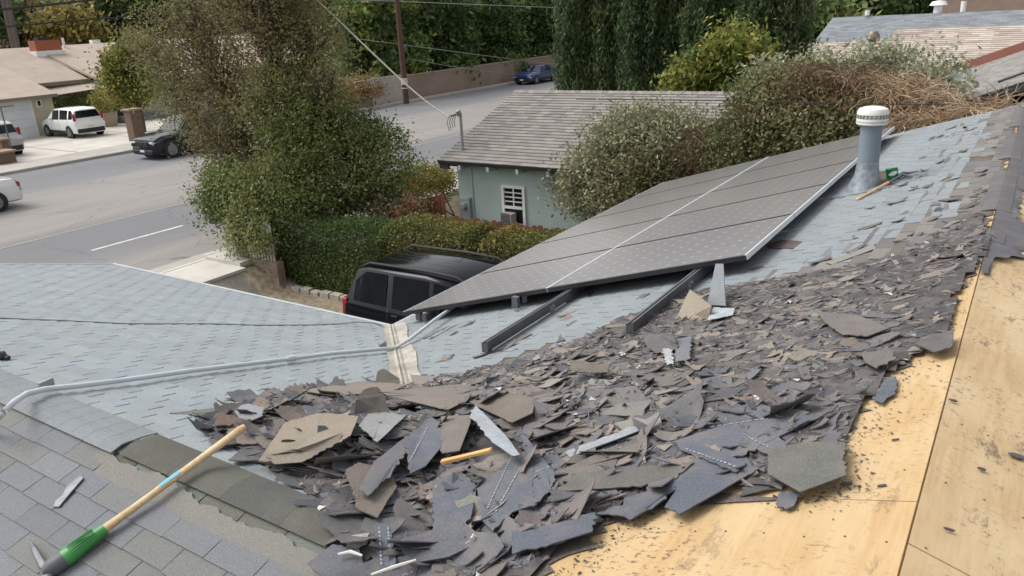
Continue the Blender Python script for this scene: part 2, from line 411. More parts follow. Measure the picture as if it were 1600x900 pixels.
def shroof(o, u, v, n, LU, LV, e, wtab, seedc, cols_, inside=None, th=.008, stag=.5, jit=.12, slot=.01, gap=0., mb=None, lift=0., vstart=0., ushift=None, top=.001, warp=None):
    """rows of shingle tabs: o origin at eave corner, u along course, v upslope"""
    rnd = random.Random(seedc); b = mb or MB(); o = Vector([float(q) for q in o]); u = Vector(u); v = Vector(v); n = Vector(n)
    rows = int(LV/e)+1
    for j in range(rows):
        v0 = vstart+j*e; v1 = min(v0+e+.012, LV)
        sh = (ushift*j if ushift is not None else (stag*(j % 2))*wtab) % wtab + rnd.uniform(-.012, .012)
        i = -1; cr = 1-jit*.5+jit*rnd.random()
        while True:
            u0 = i*wtab+sh; u1 = u0+wtab-slot; i += 1
            if u0 > LU: break
            a0 = max(u0, 0); a1 = min(u1, LU)
            if a1-a0 < .01: continue
            p = o+u*((a0+a1)/2)+v*((v0+v1)/2)
            if inside and not inside(p): continue
            cc = cols_[rnd.randrange(len(cols_))]; f = cr*(1-jit+2*jit*rnd.random())
            cc = tuple(q*f for q in cc)
            dz = rnd.uniform(0, .003); d1 = rnd.uniform(-.003, .004)
            A = [o+u*a0+v*(v0+d1)+n*(lift+th+dz), o+u*a1+v*(v0+d1)+n*(lift+th+rnd.uniform(0, .003)), o+u*a1+v*v1+n*(lift+top), o+u*a0+v*v1+n*(lift+top)]
            if warp: A = [warp(q) for q in A]
            D = [A[0]-n*th, A[1]-n*th]
            b.add(A+D, [(0, 1, 2, 3), (4, 5, 1, 0), (4, 0, 3), (1, 5, 2)], cc)
    return b
SG = math.atan(gs); cg, sg = math.cos(SG), math.sin(SG)
mfelt = M('roof_felt', C(70, 67, 66), C(60, 58, 58), 4, .95)
b = MB(); b.slab([(ex, 14.75, ez), (XRGT, 14.75, ez), (XRGT, ry, rz_), (ex, ry, rz_)], .09); b.slab([(ex, ry, rz_), (XRGT, ry, rz_), (XRGT, 2*ry-14.75, ez), (ex, 2*ry-14.75, ez)], .09)
rf = b.build('roof', M('dark_fascia', C(50, 52, 50)), gh)
LG = math.hypot(ry-14.75, rz_-ez)
cg_ = [C(136, 131, 126), C(143, 138, 132), C(127, 123, 119), C(148, 142, 136), C(138, 132, 127)]
b = shroof((ex, 14.75, ez+.003), (1, 0, 0), (0, cg, sg), (0, -sg, cg), XRGT-ex, LG, .15, .24, 5, cg_, th=.02, stag=.37, jit=.05, slot=.0)
for i in range(int((XRGT-ex)/.16)):
    x = ex+i*.16; cc = cg_[i % 5]
    b.add([(x, ry-.13, rz_-.13*gs+.03), (x+.17, ry-.13, rz_-.13*gs+.022), (x+.17, ry, rz_+.035), (x, ry, rz_+.045), (x+.17, ry+.13, rz_-.13*gs+.022), (x, ry+.13, rz_-.13*gs+.03)], [(0, 1, 2, 3), (3, 2, 4, 5)], cc)
b.build('shingles', MROOFN, gh)
for i in range(19):
    x = gl+.35+i*.83
    b = MB(); b.box((-.035, 0, -.10), (.035, .5, .02), M4=T((x, 14.78, ez-.10))); b.build('rafter_tail', M('green_trim', C(168, 184, 176)), gh)
b = MB()
for y in (14.8, 15.15, 15.6): b.box((ex+.02, y, ez-.2), (gl, y+.06, ez-.07))
b.build('outlookers', M('dark_fascia', C(50, 52, 50)), gh)
# window + AC
wx0, wx1 = float(AY(788, 290, GY)[0]), float(AY(817, 300, GY)[0]); wz1 = float(AY(790, 293, GY)[2]); wz0 = float(AY(795, 321, GY)[2])
mw = M('white_vinyl', C(226, 226, 222), C(214, 214, 210), 3, .5)
mgl = M('dark_glass', C(34, 38, 40), C(28, 30, 32), 1, .08)
print('window', wx0, wx1, wz0, wz1)
b = MB(); y0 = GY-.05; fw = .07; zl = wz0-.42
b.box((wx0-fw, y0, wz1), (wx1+fw, GY, wz1+fw)); b.box((wx0-fw, y0, zl), (wx0, GY, wz1)); b.box((wx1, y0, zl), (wx1+fw, GY, wz1)); b.box((wx0, y0-.01, wz0-.06), (wx1, GY, wz0)); b.box((wx0-fw, y0-.02, zl-.06), (wx1+fw, GY, zl))
win = b.build('window', mw, gh)
b = MB(); b.quad((wx0, GY-.006, zl), (wx1, GY-.006, zl), (wx1, GY-.006, wz1), (wx0, GY-.006, wz1)); b.build('pane', mgl, win).location = (0, 0, 0)
for ch in win.children: ch.data.transform(Matrix.Translation(-gh.location))
def subpart(b, name, mat, thing, part, **k):
    o = b.build(name, mat, thing, **k); o.parent = part; o.matrix_parent_inverse = Matrix.Identity(4); return o
b = MB(); mx = (wx0+wx1)/2
b.box((mx-.014, GY-.03, wz0), (mx+.014, GY-.008, wz1))
for k in range(1, 4):
    z = wz0+(wz1-wz0)*k/4; b.box((wx0, GY-.028, z-.013), (wx1, GY-.009, z+.013))
subpart(b, 'muntins', mw, gh, win)
b = MB(); b.box((wx0+.02, GY-.3, zl+.0), (wx0+.02+(wx1-wx0)*.62, GY-.05, wz0-.14)); 
ac = b.build('air_conditioner', M('ac_plastic', C(176, 170, 166)), gh, bevel=.01)
b = MB()
for k in range(9): b.box((wx0+.05, GY-.31, zl+.03+k*.032), (wx0+(wx1-wx0)*.6, GY-.301, zl+.045+k*.032))
subpart(b, 'grille', M('ac_dark', C(62, 60, 66)), gh, ac)
# meter, conduit, service mast
mx, mz = float(AY(730, 320, GY)[0]), float(AY(730, 320, GY)[2])
b = MB(); b.box((mx-.17, GY-.11, mz-.5), (mx+.15, GY, mz+.2)); mt = b.build('meter_box', M('meter_paint', C(150, 162, 160)), gh, bevel=.01)
b = MB(); b.lathe([(0, .13), (.07, .12), (.09, .08), (.1, 0)], 16, T((mx, GY-.11, mz), 0, rad(90))); subpart(b, 'meter_dial', M('meter_glass', C(150, 152, 150), rough=.25), gh, mt, smooth=True)
mast = AX(716, 228, mx)
k = (ez+gs*(15.35-14.75))
mb_ = AX(726, 250, float(gl+.55))
mxp = float(AY(724, 243, 15.25)[0]); mzb = float(AY(724, 243, 15.25)[2]); mzt = float(AY(716, 176, 15.25)[2])
b = MB(); b.tube([(mxp, 15.25, mzb-.1), (mxp, 15.25, mzt)], .035, 10); b.lathe([(.0, .09), (.055, .07), (.07, 0), (.06, -.06), (0, -.06)], 12, T((mxp-.03, 15.22, mzt), 0, rad(25)))
b.build('service_mast', M('galvanised', C(150, 156, 158), C(130, 136, 138), 6, .45, .5), gh, smooth=True)
b = MB(); b.slab([(mxp-.16, 15.1, mzb-.065), (mxp+.14, 15.08, mzb-.07), (mxp+.2, 15.42, mzb+.055), (mxp-.08, 15.42, mzb+.055)], .012); b.build('mast_flashing', M('pale_metal', C(214, 208, 200)), gh)
b = MB(); rnd = random.Random(3)
for k in range(4):
    a = Vector((mxp-.05, 15.2, mzt-.02)); e = a+Vector((-.10-.04*k, -.03*k, -.32-.03*k)); b.tube([a, a+Vector((-.06-.05*k, -.02*k, -.05)), a+Vector((-.12-.05*k, -.03*k, -.2)), e], .008, 5)
b.build('service_leads', M('black_cable', C(44, 44, 46)), gh)
b = MB(); b.tube([(mx+.22, GY-.02, hz), (mx+.22, GY-.02, wt)], .012, 6); b.build('wall_conduit', M('green_trim', C(168, 184, 176)), gh)
# service drop cable
p0 = np.array([mxp-.06, 15.2, mzt-.05]); pts = []
for px, py in ((700, 183), (665, 158), (633, 131), (600, 100), (560, 62), (525, 28), (495, 0), (440, -62), (380, -140)): pts.append(AY(px, py, 15.2-.05*len(pts)))
b = MB(); b.tube([p0]+pts, .019, 6); tag(b.build('service_cable', M('white_cable', C(206, 200, 184))), 'thick pale service cable running down to the mast on the green house roof', 'cable')

# ================================================================ OWN HOUSE
th = math.atan(S); c_, s_ = math.cos(th), math.sin(th)
YFAR = float(P1(1400, 205)[1]); YFAR = 12.0
YNEAR = -6.
house = empty('shingled_house', (0, 0, hz), 'grey-blue shingled house with its roof partly stripped to bare plywood', 'house')
mwall = M('cream_wall', C(190, 182, 165))
b = MB()
b.box((XE+.45, YNEAR+.3, hz-.3), (XE+.6, YE-.45, ZE+.02)); b.box((XE+.45, YE-.45, hz-.3), (XE+.6, YFAR-.3, ZE+.02))
b.box((XE+.6, YFAR-.45, hz-.3), (4.2, YFAR-.3, ZE)); b.box((4.2, YNEAR+.3, hz-.3), (4.35, YFAR-.3, ZE)); b.box((XE+.6, YNEAR+.3, hz-.3), (4.2, YNEAR+.45, ZE))
b.box((XWE+.4, YE-.6, hz-.3), (XE+.45, YE-.45, ZE)); b.box((XWE+.4, 2*YW-YE+.45, hz-.3), (XWE+.55, YE-.6, ZE)); b.box((XWE+.55, 2*YW-YE+.45, hz-.3), (XE+.45, 2*YW-YE+.6, ZE))
b.build('wall', mwall, house)
# decks
XV = XR + (ZW-ZR)/S     # where the wing ridge dies into the main slope
def plywood(name, c1, c2, c3, stain, dirv=(1, 1, 1)):
    m, nt, bb = newmat(name); bb.inputs['Roughness'].default_value = .75; bb.inputs['Specular IOR Level'].default_value = .25
    g = noise(nt, coords(nt, (14, 1.1, 4)), 3.4, 7, .75)
    wv = N(nt, 'ShaderNodeTexWave', wave_type='RINGS', rings_direction='Y'); wv.inputs['Scale'].default_value = 1.1; wv.inputs['Distortion'].default_value = 9; wv.inputs['Detail'].default_value = 3
    nt.links.new(coords(nt, (2.6, .5, 1)), wv.inputs['Vector'])
    c = mixc(nt, ramp(nt, g, [(.3, 0.), (.7, 1.)]), c1, c2)
    c = mixc(nt, ramp(nt, wv.outputs['Fac'], [(.55, 0.), (.9, .35)]), c, c3)
    c = mixc(nt, ramp(nt, noise(nt, coords(nt), 1.6, 4), [(.42, 0.), (.7, .6)]), c, c3)
    # felt residue streaks running down the slope and scattered specks
    st = noise(nt, coords(nt, (3.0, 1.1, 1)), 2.4, 9, .84)
    c = mixc(nt, ramp(nt, st, [(.565, 0.), (.62, stain*.8)]), c, C(92, 80, 74))
    sp = noise(nt, coords(nt, (1, 1.6, 1)), 42, 3, .6); sm = noise(nt, coords(nt), 3.0, 3)
    mu = N(nt, 'ShaderNodeMath', operation='MULTIPLY'); nt.links.new(ramp(nt, sp, [(.57, 0.), (.64, .75)]), mu.inputs[0]); nt.links.new(ramp(nt, sm, [(.44, 0.), (.62, 1.)]), mu.inputs[1])
    c = mixc(nt, mu.outputs[0], c, C(84, 68, 58))
    vo = N(nt, 'ShaderNodeTexVoronoi'); vo.inputs['Scale'].default_value = 3.1; nt.links.new(coords(nt), vo.inputs['Vector'])
    c = mixc(nt, ramp(nt, vo.outputs['Distance'], [(.0, .8), (.018, 0.)]), c, C(96, 66, 50))
    nt.links.new(c, bb.inputs['Base Color']); bump(nt, bb, g, .15, .004); return m
mply1 = plywood('fresh_plywood', C(190, 162, 120), C(172, 142, 100), C(196, 174, 138), .5)
mply2 = plywood('weathered_plywood', C(194, 168, 130), C(170, 144, 108), C(204, 184, 150), .9)
mdecku = M('deck_wood', C(120, 96, 70))
DT = .018
def rp1(x, y, t=0.): return (x, y, ZR-S*(XR-x)+t)
def rp2(x, y, t=0.): return (x, y, ZR-S*(x-XR)+t)
# P1 deck: valley boundaries: polygon pieces
yj = float(P1(1130, 775)[1])
b = MB()
b.slab([rp1(XR-.002, yj+.002), rp1(XR-.002, YFAR), rp1(XE, YFAR), rp1(XE, YE), rp1(XR-1.22+(-.22), yj+.002)], DT)
d1 = b.build('roof_deck', mply1, house)
b = MB(); b.slab([rp1(XR-.002, yj-.002), rp1(-2.7, yj-.002), rp1(XV-.3, YW), rp1(XV-2.5, YW-2.5), rp1(XE, YNEAR), rp1(XR-.002, YNEAR)], DT)
d1b = b.build('roof_deck', mply1, house)
yk = 2.02
b = MB(); b.slab([rp2(XR+.004, yk+.003, -.004), rp2(4.6, yk+.003, -.004), rp2(4.6, YFAR, -.004), rp2(XR+.004, YFAR, -.004)], DT); b.build('roof_deck', mply2, house)
b = MB(); b.slab([rp2(XR+.004, YNEAR, -.004), rp2(4.6, YNEAR, -.004), rp2(4.6, yk-.003, -.004), rp2(XR+.004, yk-.003, -.004)], DT); b.build('roof_deck', mply2, house)
# unseen sheets added under the decks so that joints are dark
b = MB(); b.slab([rp1(XR, YNEAR+.1, -.06), rp1(XR, YFAR-.1, -.06), rp1(XE+.1, YFAR-.1, -.06), rp1(XE+.1, YNEAR+.1, -.06)], .05); b.slab([rp2(XR, YNEAR+.1, -.06), rp2(4.5, YNEAR+.1, -.06), rp2(4.5, YFAR-.1, -.06), rp2(XR, YFAR-.1, -.06)], .05)
b.build('joint_backing', mdecku, house)
# wing deck
def rw(x, y, t=0.): return (x, y, ZW-S*abs(y-YW)+t)
b = MB(); b.slab([rw(XWE, YW), rw(XV+.05, YW), rw(XE, YE), rw(XWE, YE)], .05, n=Vector((0, s_, c_))); b.slab([rw(XWE, 2*YW-YE), rw(XE, 2*YW-YE), rw(XV+.05, YW), rw(XWE, YW)], .05, n=Vector((0, -s_, c_)))
b.build('wing_deck', M('roof_edge', C(150, 152, 150)), house)
b = MB(); b.slab([(XWE+.02, YE-.01, ZE+.0035), (XWE+.02, YW, ZW+.0035), (XV+.1, YW, ZW+.0035), (XE, YE-.01, ZE+.0035)], .002, n=Vector((0, s_, c_))); b.build('wing_underlay', M('slot_felt', C(74, 78, 82), C(66, 70, 74), 5, .95), house)
# metal edges
mh = M('drip_edge', C(176, 182, 182), C(160, 166, 166), 3, .5)
b = MB(); b.box((XWE-.02, YE-.0, ZE-.12), (XE+.05, YE+.035, ZE+.018)); b.box((XE-.035, YE+.02, ZE-.12), (XE, YFAR, ZE+.012))
b.slab([rw(XWE-.03, YE, .014), rw(XWE-.03, YW, .014), rw(XWE+.01, YW, .014), rw(XWE+.01, YE, .014)], .14); b.slab([rp1(XR, YFAR+.03, .012), rp1(XE, YFAR+.03, .012), rp1(XE, YFAR-.01, .012), rp1(XR, YFAR-.01, .012)], .14)
b.build('drip_edge', mh, house)
# --- shingle layers
# jagged image outline of stripped plywood on the near slope (everything right of it is bare)
stripim = [(1556, 392), (1500, 455), (1478, 500), (1430, 562), (1385, 600), (1345, 640), (1322, 690), (1318, 752), (1250, 782), (1120, 770), (1040, 762), (1000, 800), (930, 850), (860, 900), (800, 960)]
strip = [P1(*p)[:2] for p in stripim]
def x_strip(y):
    pts = sorted([(float(p[1]), float(p[0])) for p in strip])
    if y <= pts[0][0]: return pts[0][1]
    if y >= pts[-1][0]: return XR
    for (a, xa), (c2, xb) in zip(pts, pts[1:]):
        if a <= y <= c2: return xa+(xb-xa)*(y-a)/max(c2-a, 1e-6)
rnd = random.Random(11)
def jag(y): return .03*math.sin(y*31)+.02*math.sin(y*77+1)+.018*math.sin(y*153+2)
ys = np.arange(0.2, YFAR, .03)
right = [(x_strip(y)-.02+jag(y), y) for y in ys]
MBASE = M('bare_underlay', C(96, 90, 86), C(120, 110, 100), 5, .95, fine=.6, bmp=.4, fscale=120)
b = MB(); vs = []; 
for (xr_, y) in right:
    xl = XE+.01 if y > YE else XV-(y-YW) if y > YW else XV-(YW-y)
    xr_ = min(xr_, XR-.004)
    for k in range(6): x = xl+(xr_-xl)*k/5; vs.append(rp1(x, y, .006))
n = len(right); b.add(vs, [(i*6+k, i*6+k+1, (i+1)*6+k+1, (i+1)*6+k) for i in range(n-1) for k in range(5)])
b.build('roof_felt', MBASE, house)
BL = [C(139, 146, 151), C(142, 149, 152), C(137, 144, 148), C(141, 147, 148)]
def edgex(y): # where intact blue-grey tabs stop on the main slope
    if y > 5.2: return -.44+.04*math.sin(y*2.1)+.04*math.sin(y*5.3)-max(0, 6.2-y)*.35
    return -.62-.35-(5.2-y)*1.25+.1*math.sin(y*6)
def in_main(p):
    if p.y < YW: return False
    if p.x < XV-(p.y-YW)-.12 and p.y < YE: return False
    e = edgex(p.y)
    if p.y < 3.6: return False
    return p.x < e+.05*math.sin(p.x*9+p.y*7)
E_, W_ = .105, .25
LM = (XR-XE)/c_
b = shroof((XE, YE-2.2, ZE+.008), (0, 1, 0), (c_, 0, s_), (-s_, 0, c_), YFAR-YE+2.2, LM-.05, E_, W_, 21, BL, in_main, th=.007, jit=.03, slot=.009, ushift=.112)
b.build('main_roof_shingles', MSH, house)
# older brown layer near the ridge, torn in patches
BR = [C(118, 114, 112), C(124, 119, 114), C(112, 110, 110), C(128, 123, 118)]
def in_old(p):
    if p.y < 4.9: return False
    return p.x > edgex(p.y)-.25 and p.x < XR-.03 and math.sin(p.x*13+p.y*3)+math.sin(p.y*8+p.x*5) < 1.25
b = shroof((XE, YE-2.2, ZE+.004), (0, 1, 0), (c_, 0, s_), (-s_, 0, c_), YFAR-YE+2.2, LM-.05, E_, W_, 22, BR, in_old, th=.012, jit=.15, slot=.008, ushift=.112)
b.build('old_roof_shingles', MSH, house)
LW = (YE-YW)/c_
def in_w1(p): return p.x < XV-(p.y-YW)+.16 and p.y > YW+.03
def warp_ridge(q):
    return q
b = shroof((XWE, YE, ZE+.002), (1, 0, 0), (0, -c_, s_), (0, s_, c_), XV-XWE, LW-.02, E_, W_, 31, [tuple(q*1.16 for q in c4) for c4 in BL], in_w1, th=.007, jit=.03, slot=.009, ushift=.112)
b.build('wing_roof_shingles', MSH, house)
# camera side of the wing: old greenish layer below, newer grey layer above with a torn edge
GRN = [C(110, 118, 110), C(104, 108, 100), C(116, 122, 114), C(100, 100, 92)]
GRY = [C(120, 124, 128), C(124, 127, 130), C(118, 121, 125), C(122, 123, 121)]
yF0 = YW-3.0; zF0 = ZW-S*3.0
def in_f(p): return p.x < XV-(YW-p.y)+.2 and p.x > XWE
b = MB(); b.slab([(XWE, yF0, zF0+.003), (XV+.1, yF0, zF0+.003), (XV+.1, YW, ZW+.003), (XWE, YW, ZW+.003)], .002); b.build('wing_felt', M('dark_green_felt', C(84, 84, 78), C(70, 68, 64), 6, .95), house)
b = shroof((XWE, yF0, zF0+.002), (1, 0, 0), (0, c_, s_), (0, -s_, c_), XV-XWE+.2, 3.0/c_-.02, E_, W_, 41, GRN, lambda p: in_f(p) and p.x > -4, th=.008, jit=.12, slot=.008, ushift=.112)
b.build('old_wing_shingles', MSH, house)
ledge = [FF(*p) for p in [(160, 712), (205, 735), (250, 748), (285, 768), (330, 800), (380, 822), (440, 842), (480, 862), (522, 876), (600, 915), (700, 960)]]
def ledge_y(x):
    P = [(float(p[0]), float(p[1])) for p in ledge]
    if x < P[0][0]: return 9
    for a, c2 in zip(P, P[1:]):
        if a[0] <= x <= c2[0]: return a[1]+(c2[1]-a[1])*(x-a[0])/(c2[0]-a[0])
    return P[-1][1]
def in_new(p): return in_f(p) and p.y < ledge_y(p.x)-.075
b = shroof((XWE, yF0, zF0+.002), (1, 0, 0), (0, c_, s_), (0, -s_, c_), XV-XWE+.2, 3.0/c_-.02, .112, .262, 42, GRY, in_new, th=.006, jit=.05, slot=.004, lift=.012, ushift=.118)
# torn lip of the newer layer
rnd = random.Random(8); xs = np.arange(float(ledge[0][0])-.02, -1.2, .018); vs = []
nF = Vector((0, -s_, c_))
for x in xs:
    ly = ledge_y(max(x, float(ledge[0][0])+.001)); yb = ly-.125; wk = (wk if x > xs[0] else 0)*.8+rnd.gauss(0, .0045); yt = ly+wk+.004*math.sin(x*17)
    for yy, t in ((yb, .0135), (yt-.02, .0195), (yt, .0205), (yt+.001, .004)):
        q = Vector((x, yy, ZW-S*(YW-yy)))+nF*t; vs.append(q)
n = len(xs); b.add(vs, [(i*4+k, (i+1)*4+k, (i+1)*4+k+1, i*4+k+1) for i in range(n-1) for k in range(3)], C(128, 126, 120))
b.build('new_wing_shingles', MSH, house)
# caps bent over the wing ridge
b = MB(); rnd = random.Random(4)
def capstrip(b, x0, x1, half, lift, cc, dirx=True, seg=8, y_c=None, zc=None, curl=.0):
    vs = []
    for (x, l2) in ((x0, lift), (x1, lift+.0008)):
        for k in range(seg+1):
            d = -half+2*half*k/seg
            if dirx: z = ZW - S*math.sqrt(d*d+.05**2)+.013+(.017*min(1, max(0, -d)/.06) if lift < .0075 else 0)
            else: z = ZR - S*math.sqrt(d*d+.02**2)+.004
            vs.append((x, YW+d, z+l2+.004) if dirx else (XR+d, x, z+l2+.004))
    fs = [(k, k+1, seg+2+k, seg+1+k) if not dirx else (k, seg+1+k, seg+2+k, k+1) for k in range(seg)]
    nv = len(vs); vs += [(v[0], v[1], v[2]-.007) for v in vs[seg+1:]]
    fs += [(seg+1+k, nv+k, nv+k+1, seg+2+k) for k in range(seg)]
    b.add(vs, fs, cc)
x = XWE
while x < -3.35:
    f = rnd.uniform(.98, 1.02); capstrip(b, x, x+.122, .12, .001, tuple(q*f for q in C(134, 139, 142))); x += .12
b.build('wing_ridge_caps', MSH, house)
b = MB()
for k, x in enumerate(np.arange(-3.30, -2.2, .36)):
    capstrip(b, x, x+.362, .10, .0078, [C(92, 90, 82), C(96, 96, 88), C(88, 88, 84)][k % 3], seg=12)
b.build('old_ridge_caps', MSH, house)
# main ridge caps, far part; dark felt beyond the ridge
b = MB(); y = 5.2; k = 0
while y < YFAR:
    if math.sin(y*3.1) < -.72:
        if b.v: b.build('ridge_caps', MSH, house); b = MB()
        y += .2; continue
    capstrip(b, y+.24, y, .085, .010, (lambda f: tuple(q*f for q in C(106, 103, 104)))(rnd.uniform(.93, 1.05)), dirx=False); y += .2
b.build('ridge_caps', MSH, house) if b.v else None
b = MB(); vs = []; ys2 = np.arange(4.55, YFAR, .04)
def p2w(y): return max(.06, .42+.16*math.sin(y*2.3)+.07*math.sin(y*9)+.03*math.sin(y*31) - max(0, 5.6-y)*.25) if not (5.9 < y < 6.9) else .17+.02*math.sin(y*40)
for y in ys2:
    wd = p2w(y)*.75
    for k in range(5): vs.append(rp2(XR+.004+wd*k/4, y, .008+(.012*math.sin(y*11+k) if k == 4 else 0)+.006))
n = len(ys2); b.add(vs, [(i*5+k, i*5+k+1, (i+1)*5+k+1, (i+1)*5+k) for i in range(n-1) for k in range(4)], C(96, 95, 99))
b.build('ridge_felt', MDEB, house)
# valley flashing
mv = M('painted_valley_metal', C(186, 182, 172), C(150, 140, 126), 5, .6, fine=.3, fscale=25)
b = MB(); vd = Vector((1, -1, S)).normalized(); a0 = Vector((XE, YE, ZE)); nA = Vector((-s_, 0, c_)); nB = Vector((0, s_, c_))
Lv = 2.9; side1 = (Vector((-s_, 0, c_))).cross(vd)
vs = []; nn = 40
hA = Vector((c_, 0, s_)); hA = (hA-vd*hA.dot(vd)).normalized(); hB = Vector((0, -c_, s_)); hB = (hB-vd*hB.dot(vd)).normalized()
if hA.dot(Vector((1, 1, 0))) < 0: hA = -hA
if hB.dot(Vector((-1, -1, 0))) < 0: hB = -hB
for i in range(nn+1):
    p = a0+vd*(Lv*i/nn)
    wa = .13+.012*math.sin(i*.35)+.004*rnd.uniform(-1, 1); wb = .085+.006*math.sin(i*.7)
    for off, t in ((hA*wa, .025), (hA*.035, .026), (hA*.014, .04), (hA*0, .024), (hB*.014, .04), (hB*.035, .026), (hB*wb, .024)):
        vs.append(p+off+Vector((0, 0, t)))
b.add(vs, [(i*7+k, i*7+k+1, (i+1)*7+k+1, (i+1)*7+k) for i in range(nn) for k in range(6)])
b.build('valley_flashing', mv, house)

# ================================================================ ROOF CONDUITS, WIRES
mgal = M('painted_conduit', C(196, 201, 204), C(186, 192, 196), 5, .5)
cu = empty('roof_conduit', W1(300, 585, .04), 'grey painted electrical conduit crossing the shingles to the solar panels', 'conduit')
pts = [FF(-60, 720, .04), FF(-20, 672, .045), W1(5, 645, .05), W1(22, 628, .05), W1(42, 615, .05), W1(70, 608, .05), W1(120, 603, .045)]
pts += [W1(x, y, .045) for x, y in ((200, 593), (300, 579), (400, 567), (450, 561), (520, 552), (600, 545))] + [P1(618, 543, .05), P1(640, 530, .06), P1(662, 513, .08), P1(680, 499, .09), P1(702, 484, .09), P1(722, 470, .09)]
b = MB(); b.tube(pts, .0155, 10); b.build('pipe', mgal, cu, smooth=True)
for (px, py, fn) in ((78, 609, W1), (600, 545, W1)):
    p = Vector(fn(px, py, 0)); b = MB(); b.box((-.03, -.022, 0), (.03, .022, .022), M4=T(p+Vector((0, -.01, .006)), .2)); b.box((-.012, -.05, .02), (.012, .03, .065), M4=T(p+Vector((0, 0, .0)), .1)); b.build('strap_block', M('strap_metal', C(150, 152, 152), rough=.5, metal=.4), cu, bevel=.003)
p = Vector(W1(455, 560, .045)); q = Vector(W1(461, 559, .045)); q2 = Vector(W1(448, 561, .045)); b = MB(); b.tube([q2, q], .023, 10); b.build('coupling', mgal, cu, smooth=True)
pts = [W1(x, y, .012) for x, y in ((-30, 495), (0, 497), (100, 501), (200, 506), (260, 506), (330, 506), (400, 508), (480, 508), (530, 506))] + [W1(560, 503, .05), W1(585, 505, .06), W1(598, 510, .03), W1(606, 518, .01)]
b = MB(); b.tube(pts, .006, 6); tag(b.build('roof_wire', M('grey_wire', C(120, 126, 132))), 'thin grey wire lying across the far end of the wing roof', 'wire')
p = Vector(W1(4, 563, 0)); b = MB(); b.tube([p+Vector((-.12, -.02, .06)), p+Vector((-.02, 0, .035)), p+Vector((.04, .02, .012))], [.02, .022, .018], 8); b.lathe([(0, .02), (.03, .02), (.03, -.02), (0, -.02)], 10, T(p+Vector((0, 0, .03)), 0, rad(80)))
tag(b.build('hose_fitting', M('black_plastic', C(44, 44, 48), rough=.5), smooth=True), 'small black plastic fitting on the shingles at the left picture edge', 'fitting')

# ================================================================ SOLAR ARRAY
def solarmat():
    m, nt, bb = newmat('solar_glass'); bb.inputs['Roughness'].default_value = .28
    bb.inputs['Coat Weight'].default_value = 1.; bb.inputs['Coat Roughness'].default_value = .12; bb.inputs['Coat IOR'].default_value = 1.6
    uv = nt.nodes.new('ShaderNodeUVMap'); sp = nt.nodes.new('ShaderNodeSeparateXYZ'); nt.links.new(uv.outputs[0], sp.inputs[0])
    def mth(op, a, bv=None):
        n = N(nt, 'ShaderNodeMath', operation=op)
        for i, q in enumerate((a, bv)):
            if q is None: continue
            if isinstance(q, bpy.types.NodeSocket): nt.links.new(q, n.inputs[i])
            else: n.inputs[i].default_value = q
        return n.outputs[0]
    fu = mth('ABSOLUTE', mth('SUBTRACT', mth('FRACT', mth('ADD', sp.outputs[0], .5)), .5)); fv = mth('ABSOLUTE', mth('SUBTRACT', mth('FRACT', mth('ADD', sp.outputs[1], .5)), .5))
    dia = mth('LESS_THAN', mth('ADD', fu, fv), .145)
    line = mth('MAXIMUM', mth('LESS_THAN', fu, .012), mth('LESS_THAN', fv, .012))
    c = mixc(nt, line, C(148, 146, 149), C(160, 158, 160)); c = mixc(nt, dia, c, C(226, 224, 224))
    d = noise(nt, coords(nt), 2.5, 4); c = mixc(nt, ramp(nt, d, [(.3, .25), (.7, .5)]), c, C(168, 165, 166))
    nt.links.new(c, bb.inputs['Base Color']); return m
MSOL = solarmat()
arr = empty('solar_array', P1(1000, 360, .1), 'ten framed solar panels in two columns racked above the blue-grey roof slope', 'solar array')
TP = .155; cA = Vector(P1(630, 487, TP)); cB = Vector(P1(1165, 400, TP)); cC = Vector(P1(1400, 197, TP))
X0, X1 = -4.87, -1.55; Y0, Y1 = 5.22, 11.67
nr = 5; pw = (X1-X0)/2; ph = (Y1-Y0)/nr
mfr = M('frame_shade', C(60, 58, 60), C(52, 50, 52), 5, .4, .4); mfrl = M('alu_frame', C(206, 208, 210), C(190, 194, 198), 5, .4, .1)  # plain aluminium frame; the dark base paints its shadowed edges, lips stay pale
fr_me = None
